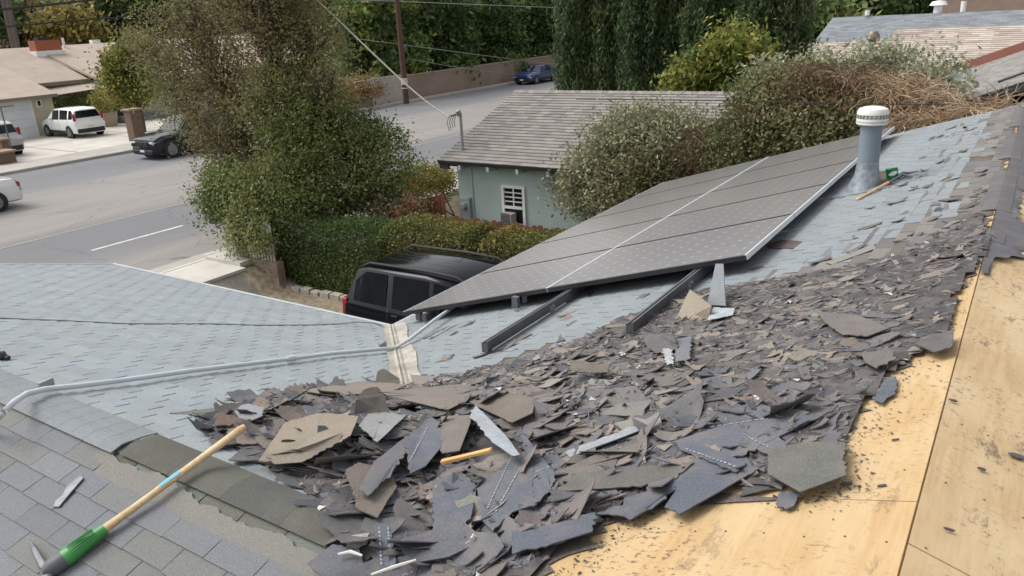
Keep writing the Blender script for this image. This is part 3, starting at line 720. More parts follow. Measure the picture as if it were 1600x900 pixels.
for i in range(2):
    for j in range(nr):
        xa, ya = X0+i*pw+.006, Y0+j*ph+.008; xb, yb = X0+(i+1)*pw-.006, Y0+(j+1)*ph-.008
        if fr_me is None:
            O = Vector(rp1(xa, ya, TP)); U = Vector(rp1(xb, ya, TP))-O; Vv = Vector((0, yb-ya, 0)); n = Vector((-s_, 0, c_))
            Z0 = Vector(); b = MB(); b.slab([Z0, U, U+Vv, Vv], .035); b.c = [(.1, .1, .1)]*len(b.v)
            fr_me = mesh_np('frame', b.v, b.f, mfr, None)
            fo = fr_me; fr_me = fo.data; bpy.data.objects.remove(fo)
            e = .018; nu = U.normalized(); nv_ = Vector((0, 1, 0))
            q = [nu*e+nv_*e, U-nu*e+nv_*e, U-nu*e+Vv-nv_*e, nu*e+Vv-nv_*e]
            q = [p+n*.0015 for p in q]
            go = mesh_np('glass', q, [(0, 1, 2, 3)], MSOL, None, uv=[(.5, .5), (12.5, .5), (12.5, 8.5), (.5, 8.5)]); gl_me = go.data; bpy.data.objects.remove(go)
            # aluminium top lip
            b = MB(); tn = n*.004
            a = Vector(); b.slab([a+tn, a+nu*e*.7+tn, a+nu*e*.7+Vv+tn, a+Vv+tn], .003)
            lo = mesh_np('frame_lip', b.v, b.f, mfrl, None); lip_me = lo.data; bpy.data.objects.remove(lo)
            b = MB(); q_ = [U-nu*e*.7+tn, U+nu*.003+tn, U+nu*.003-n*.034, U-n*.034, U+n*.001, U-nu*e*.7+n*.001]
            b.add(q_+[p+Vv for p in q_], [(0, 1, 7, 6), (1, 2, 8, 7), (2, 3, 9, 8), (3, 4, 10, 9), (4, 5, 11, 10), (5, 0, 6, 11), (5, 4, 3, 2, 1, 0), (6, 7, 8, 9, 10, 11)])
            lo = mesh_np('side_rail', b.v, b.f, mfrl, None); lip2_me = lo.data; bpy.data.objects.remove(lo)
        pn = bpy.data.objects.new('solar_panel', fr_me); col.objects.link(pn); pn.parent = arr; pn.location = Vector(rp1(xa, ya, TP))-arr.location
        for nm, me in (('glass', gl_me), ('frame_lip', lip_me), ('frame_lip', lip2_me)):
            o = bpy.data.objects.new(nm, me); col.objects.link(o); o.parent = pn
mrail = M('rail_aluminium', C(98, 99, 102), C(86, 88, 91), 6, .45, .3); mraill = M('rail_bright', C(150, 152, 156), rough=.4, metal=.5)
def rail(xr_, ya, yb, feet, nearx=None):
    z0, z1 = .035, .112
    # the near end leans a little off line
    a = lambda x, y, t: Vector(rp1(x, y, t))
    b = MB(); w2 = .026; xn = nearx if nearx is not None else xr_
    def sec(x, y):
        return [a(x-w2, y, z0), a(x+w2, y, z0), a(x+w2, y, z1), a(x+.008, y, z1), a(x+.008, y, z1-.012), a(x-.008, y, z1-.012), a(x-.008, y, z1), a(x-w2, y, z1)]
    s0 = sec(xn, ya); s1 = sec(xr_, yb); k = 8
    b.add(s0+s1, [tuple(range(k))[::-1], tuple(range(k, 2*k))]+[(i, (i+1) % k, (i+1) % k+k, i+k) for i in range(k)])
    r_ = b.build('rail', mrail, arr)
    for y in feet:
        x = xn+(xr_-xn)*(y-ya)/(yb-ya)
        b = MB(); b.slab([a(x+.024, y-.03, .012), a(x+.09, y-.03, .012), a(x+.09, y+.03, .012), a(x+.024, y+.03, .012)], .007); b.slab([a(x+.024, y-.03, .012), a(x+.024, y+.03, .012), a(x+.024, y+.03, .085), a(x+.024, y-.03, .085)], .005, n=Vector((-1, 0, 0)))
        b.tube([a(x+.02, y, .075), a(x+.045, y, .075)], .012, 6)
        subpart(b, 'rail_foot', mraill, arr, r_)
rail(-2.95, 4.02, Y1-.1, [4.9, 6.4, 8.0, 9.6, 11.2], -3.0)
rail(-1.93, 4.05, Y1-.1, [5.0, 6.4, 8.0, 9.6, 11.2], -1.90)
rail(-4.55, Y0-.05, Y1-.1, [5.35, 7., 8.6, 10.2]); rail(-3.5, Y0+.1, Y1-.1, [5.6, 7.2, 8.8, 10.4])
for (px, py) in ((655, 492), (806, 472)):
    p = Vector(P1(px, py, .09)); b = MB(); b.box((-.03, -.02, -.05), (.03, .02, .05), M4=T(p)); b.tube([p+Vector((0, -.03, -.06)), p+Vector((.06, -.05, -.06))], .008, 6); b.build('end_clamp', mrail, arr)
b = MB(); b.box((-.07, -.04, -.02), (.07, .04, .02), M4=T(Vector(P1(722, 476, .06)))); b.build('junction_box', M('pale_box', C(130, 130, 128)), arr, bevel=.006)

# ================================================================ ROOF VENT
vp = P1(1352, 296); vx, vy, vz = [float(q) for q in vp]
vent = empty('roof_vent', vp, 'blue-grey vent pipe with a white slotted cap rising through the roof beside the panels', 'vent')
kpx = depth(vp)/FPX
ztop = float(AY(1353, 166, vy)[2]); R = 15.5*kpx
capb = float(AY(1353, 194, vy)[2])
b = MB(); b.lathe([(R, -.15), (R, capb-vz+.02)], 28, T(vp)); b.build('pipe', M('painted_pipe', C(118, 130, 140), C(110, 122, 132), 4, .6), vent, smooth=True)
b = MB(); Rb = 22*kpx
b.lathe([(Rb*1.25, -.02), (Rb*1.15, .03), (R*1.15, .14), (R*1.06, .22), (R*1.0, .27), (R*.98, .27)], 28, T(vp)); 
b.slab([rp1(vx-.26, vy-.27, .022), rp1(vx+.24, vy-.27, .022), rp1(vx+.24, vy+.25, .022), rp1(vx-.26, vy+.25, .022)], .006)
b.build('flashing', M('crinkled_metal', C(150, 156, 162), C(116, 124, 132), 14, .45, .3, bmp=.8, fscale=18), vent, smooth=True)
CR = 22.5*kpx; H_ = ztop-capb
b = MB(); zc = capb-vz
b.lathe([(R*.9, -.0), (CR*.9, 0), (CR, H_*.06), (CR, H_*.36)], 36, T((vx, vy, capb))); b.lathe([(CR, H_*.58), (CR*1.0, H_*.72), (CR*.9, H_*.88), (CR*.6, H_*.98), (0, H_*1.02)], 36, T((vx, vy, capb))); b.lathe([(CR*.86, H_*.3), (CR*.86, H_*.62)], 36, T((vx, vy, capb)))
cp = b.build('cap', M('white_enamel', C(222, 221, 217), C(206, 205, 202), 4, .45), vent, smooth=True)
b = MB()
for k in range(24):
    a = 2*math.pi*k/24; M4 = T((vx, vy, capb), a); b.box((CR*.9, -.006, H_*.34), (CR*.995, .006, H_*.6), M4=M4)
b.lathe([(CR*1.012, H_*.16), (CR*1.012, H_*.22)], 36, T((vx, vy, capb)))
subpart(b, 'cap_fins', M('cap_grey', C(168, 168, 166)), vent, cp)

# ================================================================ TOOLS
mwood = M('pale_handle_wood', C(206, 184, 148), C(184, 154, 112), 9, .6, fine=.25, fscale=60)
def ellipse_tube(b, pts, ra, rb, nrm, sides=14, c=None):
    P = [Vector(p) for p in pts]; vs = []
    for i, p in enumerate(P):
        t = (P[min(i+1, len(P)-1)]-P[max(i-1, 0)]).normalized(); a = t.cross(nrm).normalized(); n = a.cross(t)
        for j in range(sides):
            an = 2*math.pi*j/sides; vs.append(p+a*math.cos(an)*ra[i]+n*math.sin(an)*rb[i])
    fs = [(i*sides+j, i*sides+(j+1) % sides, (i+1)*sides+(j+1) % sides, (i+1)*sides+j) for i in range(len(P)-1) for j in range(sides)]
    fs += [tuple(range(sides-1, -1, -1)), tuple((len(P)-1)*sides+j for j in range(sides))]
    b.add(vs, fs, c)
h0 = Vector(FF(88, 882, .05)); h1 = Vector(FF(383, 666, .075)); 
pick = empty('pickaxe', h0, 'pickaxe with pale wooden handle and green shoulder lying on the near shingles', 'pickaxe')
hd = (h1-h0); nU = Vector((0, -s_, c_)).normalized()
def hp(t, o=0.): return h0+hd*t+nU*o
b = MB(); ts = [0, .2, .3, .5, .7, .9, .97, 1.0]; ra = [.026, .024, .019, .018, .0175, .02, .021, .014]
ellipse_tube(b, [hp(t) for t in ts], ra, [r*.8 for r in ra], nU); hw = b.build('handle', mwood, pick, smooth=True)
b = MB(); ts = [.04, .10, .2, .235]; ra = [.042, .038, .030, .027]
ellipse_tube(b, [hp(t) for t in ts], ra, [r*.85 for r in ra], nU, 18)
side = hd.normalized().cross(nU)
for k in range(-3, 4):
    o = side*(k*.0095)+nU*(.034-.0013*k*k); b.tube([hp(.07)+o, hp(.19)+o*.93], .0022, 5)
b.build('grip', M('green_rubber', C(62, 138, 70), C(50, 124, 60), 8, .4), pick, smooth=True)
b = MB()
def patch_on(b, t0, t1, a0, a1, rad_, seg=6):
    vs = []
    for i in range(seg+1):
        t = t0+(t1-t0)*i/seg; jt = .004*math.sin(i*2.3)
        for k in range(5):
            a = a0+(a1-a0)*k/4+jt*20
            vs.append(hp(t)+side*math.cos(a)*(rad_+.0012)+nU*math.sin(a)*(rad_*.8+.0012))
    b.add(vs, [(i*5+k, i*5+k+1, (i+1)*5+k+1, (i+1)*5+k) for i in range(seg) for k in range(4)])
patch_on(b, .52, .63, .9, 2.9, .018); patch_on(b, .33, .50, 2.1, 3.1, .0185)
subpart(b, 'label_sticker', M('blue_sticker', C(120, 186, 206)), pick, hw)
b = MB(); mhead = M('dull_steel', C(116, 118, 122), C(90, 92, 98), 12, .45, .55)
ce = hp(.0, .01)
ellipse_tube(b, [hp(-.06), hp(-.02), hp(.03), hp(.07)], [.02, .04, .042, .03], [.02, .036, .036, .03], nU, 12)
b.build('head_socket', M('dark_socket', C(84, 86, 94), rough=.55), pick, smooth=True)
p1_ = Vector(FF(48, 845, .035)); p2_ = Vector(FF(68, 885, .05))
b = MB(); ellipse_tube(b, [p1_, p1_.lerp(p2_, .5)+nU*.012, p2_, hp(-.02)], [.003, .012, .016, .02], [.004, .006, .01, .02], nU, 8)
q = Vector(FF(60, 960, .02)); ellipse_tube(b, [hp(-.02), p2_.lerp(q, .4), q], [.022, .028, .03], [.02, .008, .004], nU, 8)
b.build('blade', mhead, pick, smooth=True)
# second tool, by the vent
a0 = Vector(P1(1337, 313, .02)); a1 = Vector(P1(1388, 285, .05))
ham = empty('hammer', a0, 'hammer with pale wooden handle lying beside the vent pipe and green can', 'hammer')
nP = Vector((-s_, 0, c_)); 
b = MB(); ellipse_tube(b, [a0, a0.lerp(a1, .1), a0.lerp(a1, .5), a1], [.016, .019, .015, .014], [.014, .016, .012, .012], nP, 10); b.build('handle', mwood, ham, smooth=True)
hh = Vector(P1(1412, 272, .05)); b = MB(); ellipse_tube(b, [a1, hh], [.014, .012], [.012, .012], nP, 8); ellipse_tube(b, [Vector(P1(1403, 276, .04)), Vector(P1(1412, 271, .05)), Vector(P1(1422, 270, .05)), Vector(P1(1437, 267, .04))], [.018, .026, .014, .004], [.018, .022, .01, .003], nP, 8)
ellipse_tube(b, [Vector(P1(1412, 273, .05)), Vector(P1(1425, 276, .03))], [.016, .008], [.014, .006], nP, 8)
b.build('head', mhead, ham, smooth=True)
c0 = Vector(P1(1395, 283, 0)); kk = depth(c0)/FPX
can = empty('drink_can', c0, 'green drink can standing on the roof beside the vent pipe', 'can')
rc = 9.*kk; hc = 20*kk
M4 = T(c0+Vector((0, 0, .005)), 0, rad(-6), rad(-12))
b = MB(); b.lathe([(0, 0), (rc*.8, 0), (rc, .012), (rc, hc*.93), (rc*.86, hc)], 20, M4); b.build('body', M('green_can', C(36, 124, 66), C(30, 110, 58), 9, .3, .3), can, smooth=True)
b = MB(); b.lathe([(rc*.86, hc), (rc*.84, hc-.004), (0, hc-.004)], 20, M4); b.build('lid', M('can_alu', C(170, 190, 180), rough=.35, metal=.5), can, smooth=True)
b = MB(); vs = []
for i in range(9):
    a = rad(-112+i*11); mid = hc*(.5+.018*i); hh_ = .016*math.sin(math.pi*(i+.6)/9.2)+.003
    for z in (mid-hh_, mid+hh_): vs.append(M4 @ Vector(((rc+.0012)*math.cos(a), (rc+.0012)*math.sin(a), z)))
b.add(vs, [(2*i, 2*i+2, 2*i+3, 2*i+1) for i in range(8)]); b.build('logo', M('can_white', C(222, 230, 222)), can)
p = Vector(P1(1385, 290, .02)); q = Vector(P1(1392, 287, .02)); b = MB(); ellipse_tube(b, [p-(q-p)*.4, p, q, q+(q-p)*.2], [.01, .02, .02, .012], [.01, .016, .016, .01], nP, 10)
tag(b.build('grip_cover', M('red_rubber', C(168, 44, 44)), smooth=True), 'small red rubber grip lying at the foot of the green can', 'grip')
p = P1(1367, 283, 0); b = MB(); b.slab([Vector(P1(1368, 290, .03)), Vector(P1(1388, 288, .03)), Vector(P1(1388, 266, .05)), Vector(P1(1368, 268, .08))], .02)
tag(b.build('wood_offcut', M('dark_board', C(88, 74, 66))), 'short dark board leaning behind the green can', 'board')
# chisel-like blade on the near shingles
p = [FF(*q, .026) for q in ((84, 793), (93, 793), (112, 770), (131, 748), (127, 744), (106, 760), (98, 775), (88, 783))]
b = MB(); b.slab([Vector(q) for q in p][::-1], .006); tag(b.build('metal_blade', mhead, bevel=.001), 'small rusty steel blade lying on grey shingles left of the pickaxe handle', 'blade')
# stick in the heap
def beam(name, A, B, wd, ht, mat, lab, cat):
    A = Vector(A); B = Vector(B); t = (B-A).normalized(); sd_ = t.cross(Vector((0, 0, 1))).normalized(); up = sd_.cross(t)
    b = MB(); vs = []
    for p, f in ((A, 1.1), (A.lerp(B, .5), .95), (B, 1.)):
        for (i, j) in ((-1, -1), (1, -1), (1, 1), (-1, 1)): vs.append(p+sd_*wd*i*f+up*ht*j*f)
    b.add(vs, [(3, 2, 1, 0), (8, 9, 10, 11)]+[(k*4+i, k*4+(i+1) % 4, (k+1)*4+(i+1) % 4, (k+1)*4+i) for k in range(2) for i in range(4)])
    return tag(b.build(name, mat, bevel=.003), lab, cat)
# ================================================================ DEBRIS OF TORN SHINGLES
DPI = [(320, 650), (380, 634), (470, 607), (590, 600), (700, 590), (790, 570), (900, 537), (960, 502), (1040, 477), (1100, 455), (1200, 440), (1300, 425), (1400, 402), (1490, 360), (1535, 325), (1552, 392), (1497, 465), (1492, 520), (1440, 560), (1395, 590), (1350, 650), (1325, 700), (1300, 745), (1230, 775), (1120, 775), (1040, 775), (970, 808), (900, 848), (850, 885), (820, 960), (600, 960), (575, 870), (500, 800), (450, 752), (400, 722), (335, 690)]
DP = [tuple(float(q) for q in onroof(*p)[:2]) for p in DPI]
def dist_edge(x, y):
    d = 9
    for i in range(len(DP)):
        ax, ay = DP[i]; bx, by = DP[(i+1) % len(DP)]; vx_, vy_ = bx-ax, by-ay
        t = max(0, min(1, ((x-ax)*vx_+(y-ay)*vy_)/(vx_*vx_+vy_*vy_+1e-9))); d = min(d, math.hypot(x-ax-t*vx_, y-ay-t*vy_))
    return d
hc1 = onroof(740, 650)[:2]; hc2 = onroof(600, 690)[:2]; hc3 = onroof(900, 650)[:2]
HOLE = [tuple(float(q) for q in onroof(*p, .05)[:2]) for p in ((742, 668), (765, 662), (800, 700), (808, 722), (770, 730), (728, 715))]
MOUTH = [tuple(float(q) for q in onroof(*p, .05)[:2]) for p in ((738, 662), (770, 656), (806, 700), (812, 728), (770, 736), (722, 718))]
MC = tuple(float(q) for q in onroof(768, 706, .06)[:2])
def thick(x, y):
    t = .022
    for (c, a, s1) in ((hc1, .10, .45), (hc2, .045, .4), (hc3, .035, .6)):
        t += a*math.exp(-((x-c[0])**2+(y-c[1])**2)/(2*s1*s1))
    t *= .75+.25*math.sin(x*5.1+y*3.3)*math.sin(y*6.1-x*2)
    if math.hypot(x-MC[0], y-MC[1]) < .12: t = min(t, .012)
    return t*min(1, dist_edge(x, y)/.18)
xs0, xs1 = min(p[0] for p in DP), max(p[0] for p in DP); ys0, ys1 = min(p[1] for p in DP), max(p[1] for p in DP)
rnd = random.Random(77); rng = np.random.default_rng(77)
# rough bed of crumbs under the pieces
gs_ = .035; nxg = int((xs1-xs0)/gs_)+2; nyg = int((ys1-ys0)/gs_)+2; vs = []; ids = {}; fs = []; cs = []
for i in range(nxg):
    for j in range(nyg):
        x = xs0+i*gs_; y = ys0+j*gs_
        if inpoly(x, y, DP):
            ids[(i, j)] = len(vs); h = thick(x, y)*.62+.004+rnd.uniform(0, .012)
            vs.append((x, y, roofz(x, y)+.012+h)); f = rnd.uniform(.5, 1.1); cs.append(tuple(q*f for q in C(88, 84, 84)))
for (i, j), a in list(ids.items()):
    if (i+1, j) in ids and (i, j+1) in ids and (i+1, j+1) in ids: fs.append((a, ids[(i+1, j)], ids[(i+1, j+1)], ids[(i, j+1)]))
tag(mesh_np('shingle_crumbs', vs, fs, MDEB, cols=np.array(cs)), kind='stuff')
DARKS = [C(101, 103, 110), C(94, 96, 103), C(108, 109, 115), C(90, 91, 95), C(106, 105, 107)]
BROWN = [C(126, 117, 112), C(138, 127, 118), C(114, 108, 105), C(146, 135, 124), C(122, 115, 112), C(110, 106, 106)]
PALE = [C(140, 142, 142), C(150, 144, 134), C(132, 130, 126)]
def piece(L, Wd, curl, rnd, jagf=.12, th=.0045, c_top=None, c_bot=None, dashes=False):
    """torn slab: rows along x, returns verts, faces, colours in its own frame"""
    nr_ = max(4, min(11, int(L/.03))); ncl_ = 4
    top = []; skew = rnd.uniform(-.35, .35)*Wd; taper = rnd.choice([0, 0, .3, .55, .8])*rnd.choice([-1, 1])
    ph = rnd.uniform(0, 6); cu = curl/(max(L, .05)); tw = rnd.uniform(-.25, .25); wl = wr = 0.; rough2 = rnd.random() < .5; sl0, sl1 = rnd.gauss(0, .35), rnd.gauss(0, .35)
    for i in range(nr_+1):
        u = i/nr_; x = (u-.5)*L; hw_ = Wd*.5*(1+taper*(u-.5)*1.6)
        hw_ = max(hw_, Wd*.06)
        wl = max(-.25, min(.25, wl*.7+rnd.gauss(0, .09))); wr = max(-.2, min(.2, wr*.8+rnd.gauss(0, .03)))
        yl = -hw_+wl*Wd; yr_ = hw_+(wr*Wd if rough2 else 0)
        if yr_-yl < .01: yr_ = yl+.01
        for k in range(ncl_+1):
            y = yl+(yr_-yl)*k/ncl_+skew*(u-.5); ex = 0
            if i in (0, nr_): ex = rnd.gauss(0, .012)+(sl0 if i == 0 else sl1)*(k/ncl_-.5)*Wd*.8
            elif i in (1, nr_-1): ex = (sl0 if i == 1 else sl1)*(k/ncl_-.5)*Wd*.5
            xx = x+ex; z = cu*(xx*xx)*1.0+tw*xx*y*2+.004*math.sin(9*xx+ph)*math.cos(14*y)
            top.append((xx, y, z))
    nv = len(top); w_ = ncl_+1
    vs = top+[(p[0], p[1], p[2]-th) for p in top]
    fs = []
    for i in range(nr_):
        for k in range(ncl_):
            a = i*w_+k; fs.append((a, a+w_, a+w_+1, a+1)); fs.append((nv+a, nv+a+1, nv+a+w_+1, nv+a+w_))
    for i in range(nr_):
        a = i*w_; fs.append((a, nv+a, nv+a+w_, a+w_)); a = i*w_+ncl_; fs.append((a, a+w_, nv+a+w_, nv+a))
    for k in range(ncl_):
        fs.append((k, k+1, nv+k+1, nv+k)); a = nr_*w_+k; fs.append((a, nv+a, nv+a+1, a+1))
    ct = c_top or (.1, .1, .1); cb = c_bot or ct
    cs = [tuple(q*rnd.uniform(.93, 1.07) for q in ct) for _ in top]+[cb]*nv
    if dashes:
        yo = rnd.uniform(-.12, .2)*Wd; xx = -L*.46
        while xx < L*.44:
            ln = rnd.uniform(.008, .02)
            pts = []
            for (a, b_) in ((xx, yo-.0035), (xx+ln, yo-.0035), (xx+ln, yo+.0035), (xx, yo+.0035)):
                z = cu*a*a+tw*a*b_*2+.004*math.sin(9*a+ph)*math.cos(14*b_)+.0012; pts.append((a, b_, z))
            n0 = len(vs); vs += pts; fs.append((n0, n0+1, n0+2, n0+3)); cs += [C(146, 151, 158)]*4
            xx += ln+rnd.uniform(.006, .018)
    return vs, fs, cs
def frame_at(x, y, z, yaw, tx, ty):
    n = rnormal(x, y); q = n.to_track_quat('Z', 'Y').to_matrix().to_4x4()
    e1 = Vector((1, 0, 0)); e1 = (e1-n*e1.dot(n)).normalized(); e2 = n.cross(e1)
    B3 = Matrix((e1, e2, n)).transposed().to_4x4()
    return Matrix.Translation((x, y, z)) @ B3 @ Matrix.Rotation(yaw, 4, 'Z') @ Matrix.Rotation(tx, 4, 'X') @ Matrix.Rotation(ty, 4, 'Y')
def vis(x, y, z):
    px, py = proj((x, y, z)); return -20 < px < 1620 and -20 < py < 915
specs = []
def lowheap(x, y): # how much a place belongs to the big near heap
    return math.exp(-(((x-hc1[0])**2+(y-hc1[1])**2)/(2*.75**2)))
tries = 0
while len(specs) < 3500 and tries < 70000:
    tries += 1
    x = rnd.uniform(xs0, xs1); y = rnd.uniform(ys0, ys1)
    if not inpoly(x, y, DP) or inpoly(x, y, MOUTH): continue
    de = dist_edge(x, y)
    if de < .05 and rnd.random() < .3: continue
    if not vis(x, y, roofz(x, y)): 
        if rnd.random() < .9: continue
    k = y < 3.0
    near = 1/(1+math.exp((y-3.0)*2.2))
    if y > 3.2 and rnd.random() < .12: continue
    u = rnd.random()
    big = u > .72
    L = (rnd.uniform(.04, .13) if not big else rnd.uniform(.12, .27))*(.8+.35*near)*(1.45 if near > .5 and rnd.random() < .5 else 1)
    Wd = L*(rnd.uniform(.3, .8) if rnd.random() < near else rnd.uniform(.2, .5))
    if de < .15: L *= .75; Wd *= .75
    if x > x_strip(y)-.35 and de < L*.5: continue
    if math.hypot(x-MC[0], y-MC[1]) < .09+L*.42: continue
    if y > 4.4 and rnd.random() < .25+.25*math.sin(x*4+y*2.2): continue
    dark = rnd.random() < .10+.60*near
    if x > -1.1 and y < 3.0: dark = rnd.random() < .75
    pale = (not dark) and rnd.random() < .12+.1*(x < -2.3)
    kind = 'dark' if dark else 'pale' if pale else 'brown'
    tl = .022+.055*lowheap(x, y)
    z = roofz(x, y)+.018+thick(x, y)*(.5+.42*rnd.random())
    # pieces mostly slide with long side across the slope direction
    yaw = rnd.gauss(.15, .5) if rnd.random() > near*.6 else rnd.uniform(0, 3.14)
    specs.append([x, y, z, yaw, rnd.gauss(0, tl), rnd.gauss(0, tl), L, Wd, kind, rnd.gauss(0, .25+.2*near), near])
# scattered flakes beyond the heap
for _ in range(190):
    px, py = rnd.choice([(rnd.uniform(1180, 1560), rnd.uniform(230, 440)), (rnd.uniform(780, 1180), rnd.uniform(440, 600)), (rnd.uniform(1420, 1560), rnd.uniform(190, 400)), (rnd.uniform(650, 900), rnd.uniform(480, 600))])
    p = onroof(px, py)
    if inpoly(p[0], p[1], DP) or (X0-.1 < p[0] < X1+.15 and p[1] > Y0+.2) or p[0] > XR-.05: continue
    if dist_edge(p[0], p[1]) > .5+rnd.random()*1.5 and p[0] < -1.0: continue
    L = rnd.uniform(.05, .16); specs.append([float(p[0]), float(p[1]), float(p[2])+.02, rnd.gauss(1.2, .5), rnd.gauss(0, .05), rnd.gauss(0, .05), L, L*rnd.uniform(.25, .55), rnd.choice(['brown', 'brown', 'dark']), rnd.gauss(0, .2), 0])
def make_piece(sp, mb=None):
    x, y, z, yaw, tx, ty, L, Wd, kind, curl, near = sp
    pal = {'dark': DARKS, 'brown': BROWN, 'pale': PALE}[kind]
    ct = pal[rnd.randrange(len(pal))]; cb = BROWN[rnd.randrange(6)] if kind == 'dark' else DARKS[rnd.randrange(5)]
    f = rnd.uniform(.68, .98); ct = tuple(q*f for q in ct)
    vs, fs, cs = piece(L, Wd, curl, rnd, c_top=ct, c_bot=cb, dashes=(kind == 'dark' and L > .18 and rnd.random() < .22))
    return vs, fs, cs, frame_at(x, y, z, yaw, tx, ty)
def rank(sp):
    p = (sp[0], sp[1], sp[2]); return -(sp[6]*sp[7])/depth(p)**2*(1 if vis(*p) else 0)*(.5+(sp[2]-roofz(sp[0], sp[1])-.018)/max(thick(sp[0], sp[1]), .01))
specs.sort(key=rank)
LAB = {'dark': 'flat blue-grey torn shingle piece, tar side up, in the torn-off heap', 'brown': 'brown-grey gritty torn shingle piece in the torn-off heap', 'pale': 'pale grey granule-faced torn shingle piece in the torn-off heap'}
GRP = {'dark': 'blue-grey torn shingle pieces', 'brown': 'brown torn shingle pieces', 'pale': 'pale torn shingle pieces'}
nind = 262
for sp in specs[:nind]:
    vs, fs, cs, M4 = make_piece(sp)
    o = mesh_np('torn_shingle', vs, fs, MDEB, None, cols=np.array(cs)); o.matrix_world = M4
    kk = sp[8]; qx, qy = proj((sp[0], sp[1], sp[2])); sz = 'larger' if sp[6] > .19 else 'small'
    zone = ('at the heap tip by the pickaxe handle' if qx < 560 else 'around the dark hollow and stick' if qx < 870 and qy < 760 else 'low in the heap under dotted sheets' if qx < 870 else 'beside the lower plywood edge' if qy > 690 and qx < 1350 else 'in mid debris right of the stick' if qy > 600 and qx < 1200 else 'beside the plywood ridge' if qx > 1340 else 'in the strip below the solar rails' if qx < 1150 else 'in the strip right of the panel corner')
    lb = {'dark': 'blue-grey', 'brown': 'brown-grey gritty', 'pale': 'pale grey gritty'}[kk]; tag(o, '%s %s torn shingle %s' % (sz, lb, zone), 'shingle piece', '%s %s torn shingles %s' % (sz, lb, zone))
mbr = MB()
for sp in specs[nind:]:
    vs, fs, cs, M4 = make_piece(sp); n0 = len(mbr.v)
    mbr.v += [tuple(M4 @ Vector(v)) for v in vs]; mbr.f += [tuple(i+n0 for i in f) for f in fs]; mbr.c += cs
tag(mbr.build('shingle_scraps', MDEB), kind='stuff')
# crumbs and nails sprinkled over everything
mbr = MB()
for _ in range(5200):
    x = rnd.uniform(xs0, xs1); y = rnd.uniform(ys0, ys1)
    if not inpoly(x, y, DP): continue
    z = roofz(x, y)+.02+thick(x, y)*rnd.uniform(.7, 1.1); r = rnd.uniform(.004, .022)
    cc = rnd.choice(BROWN+DARKS+[C(70, 68, 68)]) if rnd.random() > .03 else C(206, 202, 192)
    a = [Vector((rnd.gauss(0, r), rnd.gauss(0, r), rnd.gauss(0, r*.3))) for _ in range(4)]; p = Vector((x, y, z))
    mbr.add([p+q for q in a], [(0, 1, 2), (0, 2, 3), (0, 3, 1), (1, 3, 2)], cc)
for _ in range(900):  # gravel of granules drifting onto the plywood edge
    i = rnd.randrange(len(strip)-1); a, c2 = strip[i], strip[i+1]; t = rnd.random(); x = float(a[0]+(c2[0]-a[0])*t)+abs(rnd.gauss(0, .07))-.02; y = float(a[1]+(c2[1]-a[1])*t)-abs(rnd.gauss(0, .07))*.6
    if x > XR-.01: continue
    p = Vector(rp1(x, y, .003)); r = rnd.uniform(.002, .006); q = [Vector((rnd.gauss(0, r), rnd.gauss(0, r), rnd.uniform(0, r*.6))) for _ in range(4)]
    mbr.add([p+k for k in q], [(0, 1, 2), (0, 2, 3), (0, 3, 1)], rnd.choice([C(70, 62, 56), C(90, 84, 80)]))
for y in np.arange(.8, 7, .405):
    for k in range(14):
        x = XR-.05-k*.11+rnd.gauss(0, .008); yy = y+rnd.gauss(0, .01)
        if x < x_strip(yy): continue
        p = Vector(rp1(x, yy, .0015)); mbr.add([p+Vector((math.cos(a)*.0042, math.sin(a)*.0042, 0)) for a in (0, 1.26, 2.5, 3.77, 5.0)], [(0, 1, 2, 3, 4)], C(90, 74, 62))
    for k in range(18):
        p = Vector(rp2(XR+.05+k*.11+rnd.gauss(0, .008), y+rnd.gauss(0, .01), -.0025)); mbr.add([p+Vector((math.cos(a)*.0042, math.sin(a)*.0042, 0)) for a in (0, 1.26, 2.5, 3.77, 5.0)], [(0, 1, 2, 3, 4)], C(84, 70, 60))
tag(mbr.build('roof_grit', MDEB), kind='stuff')
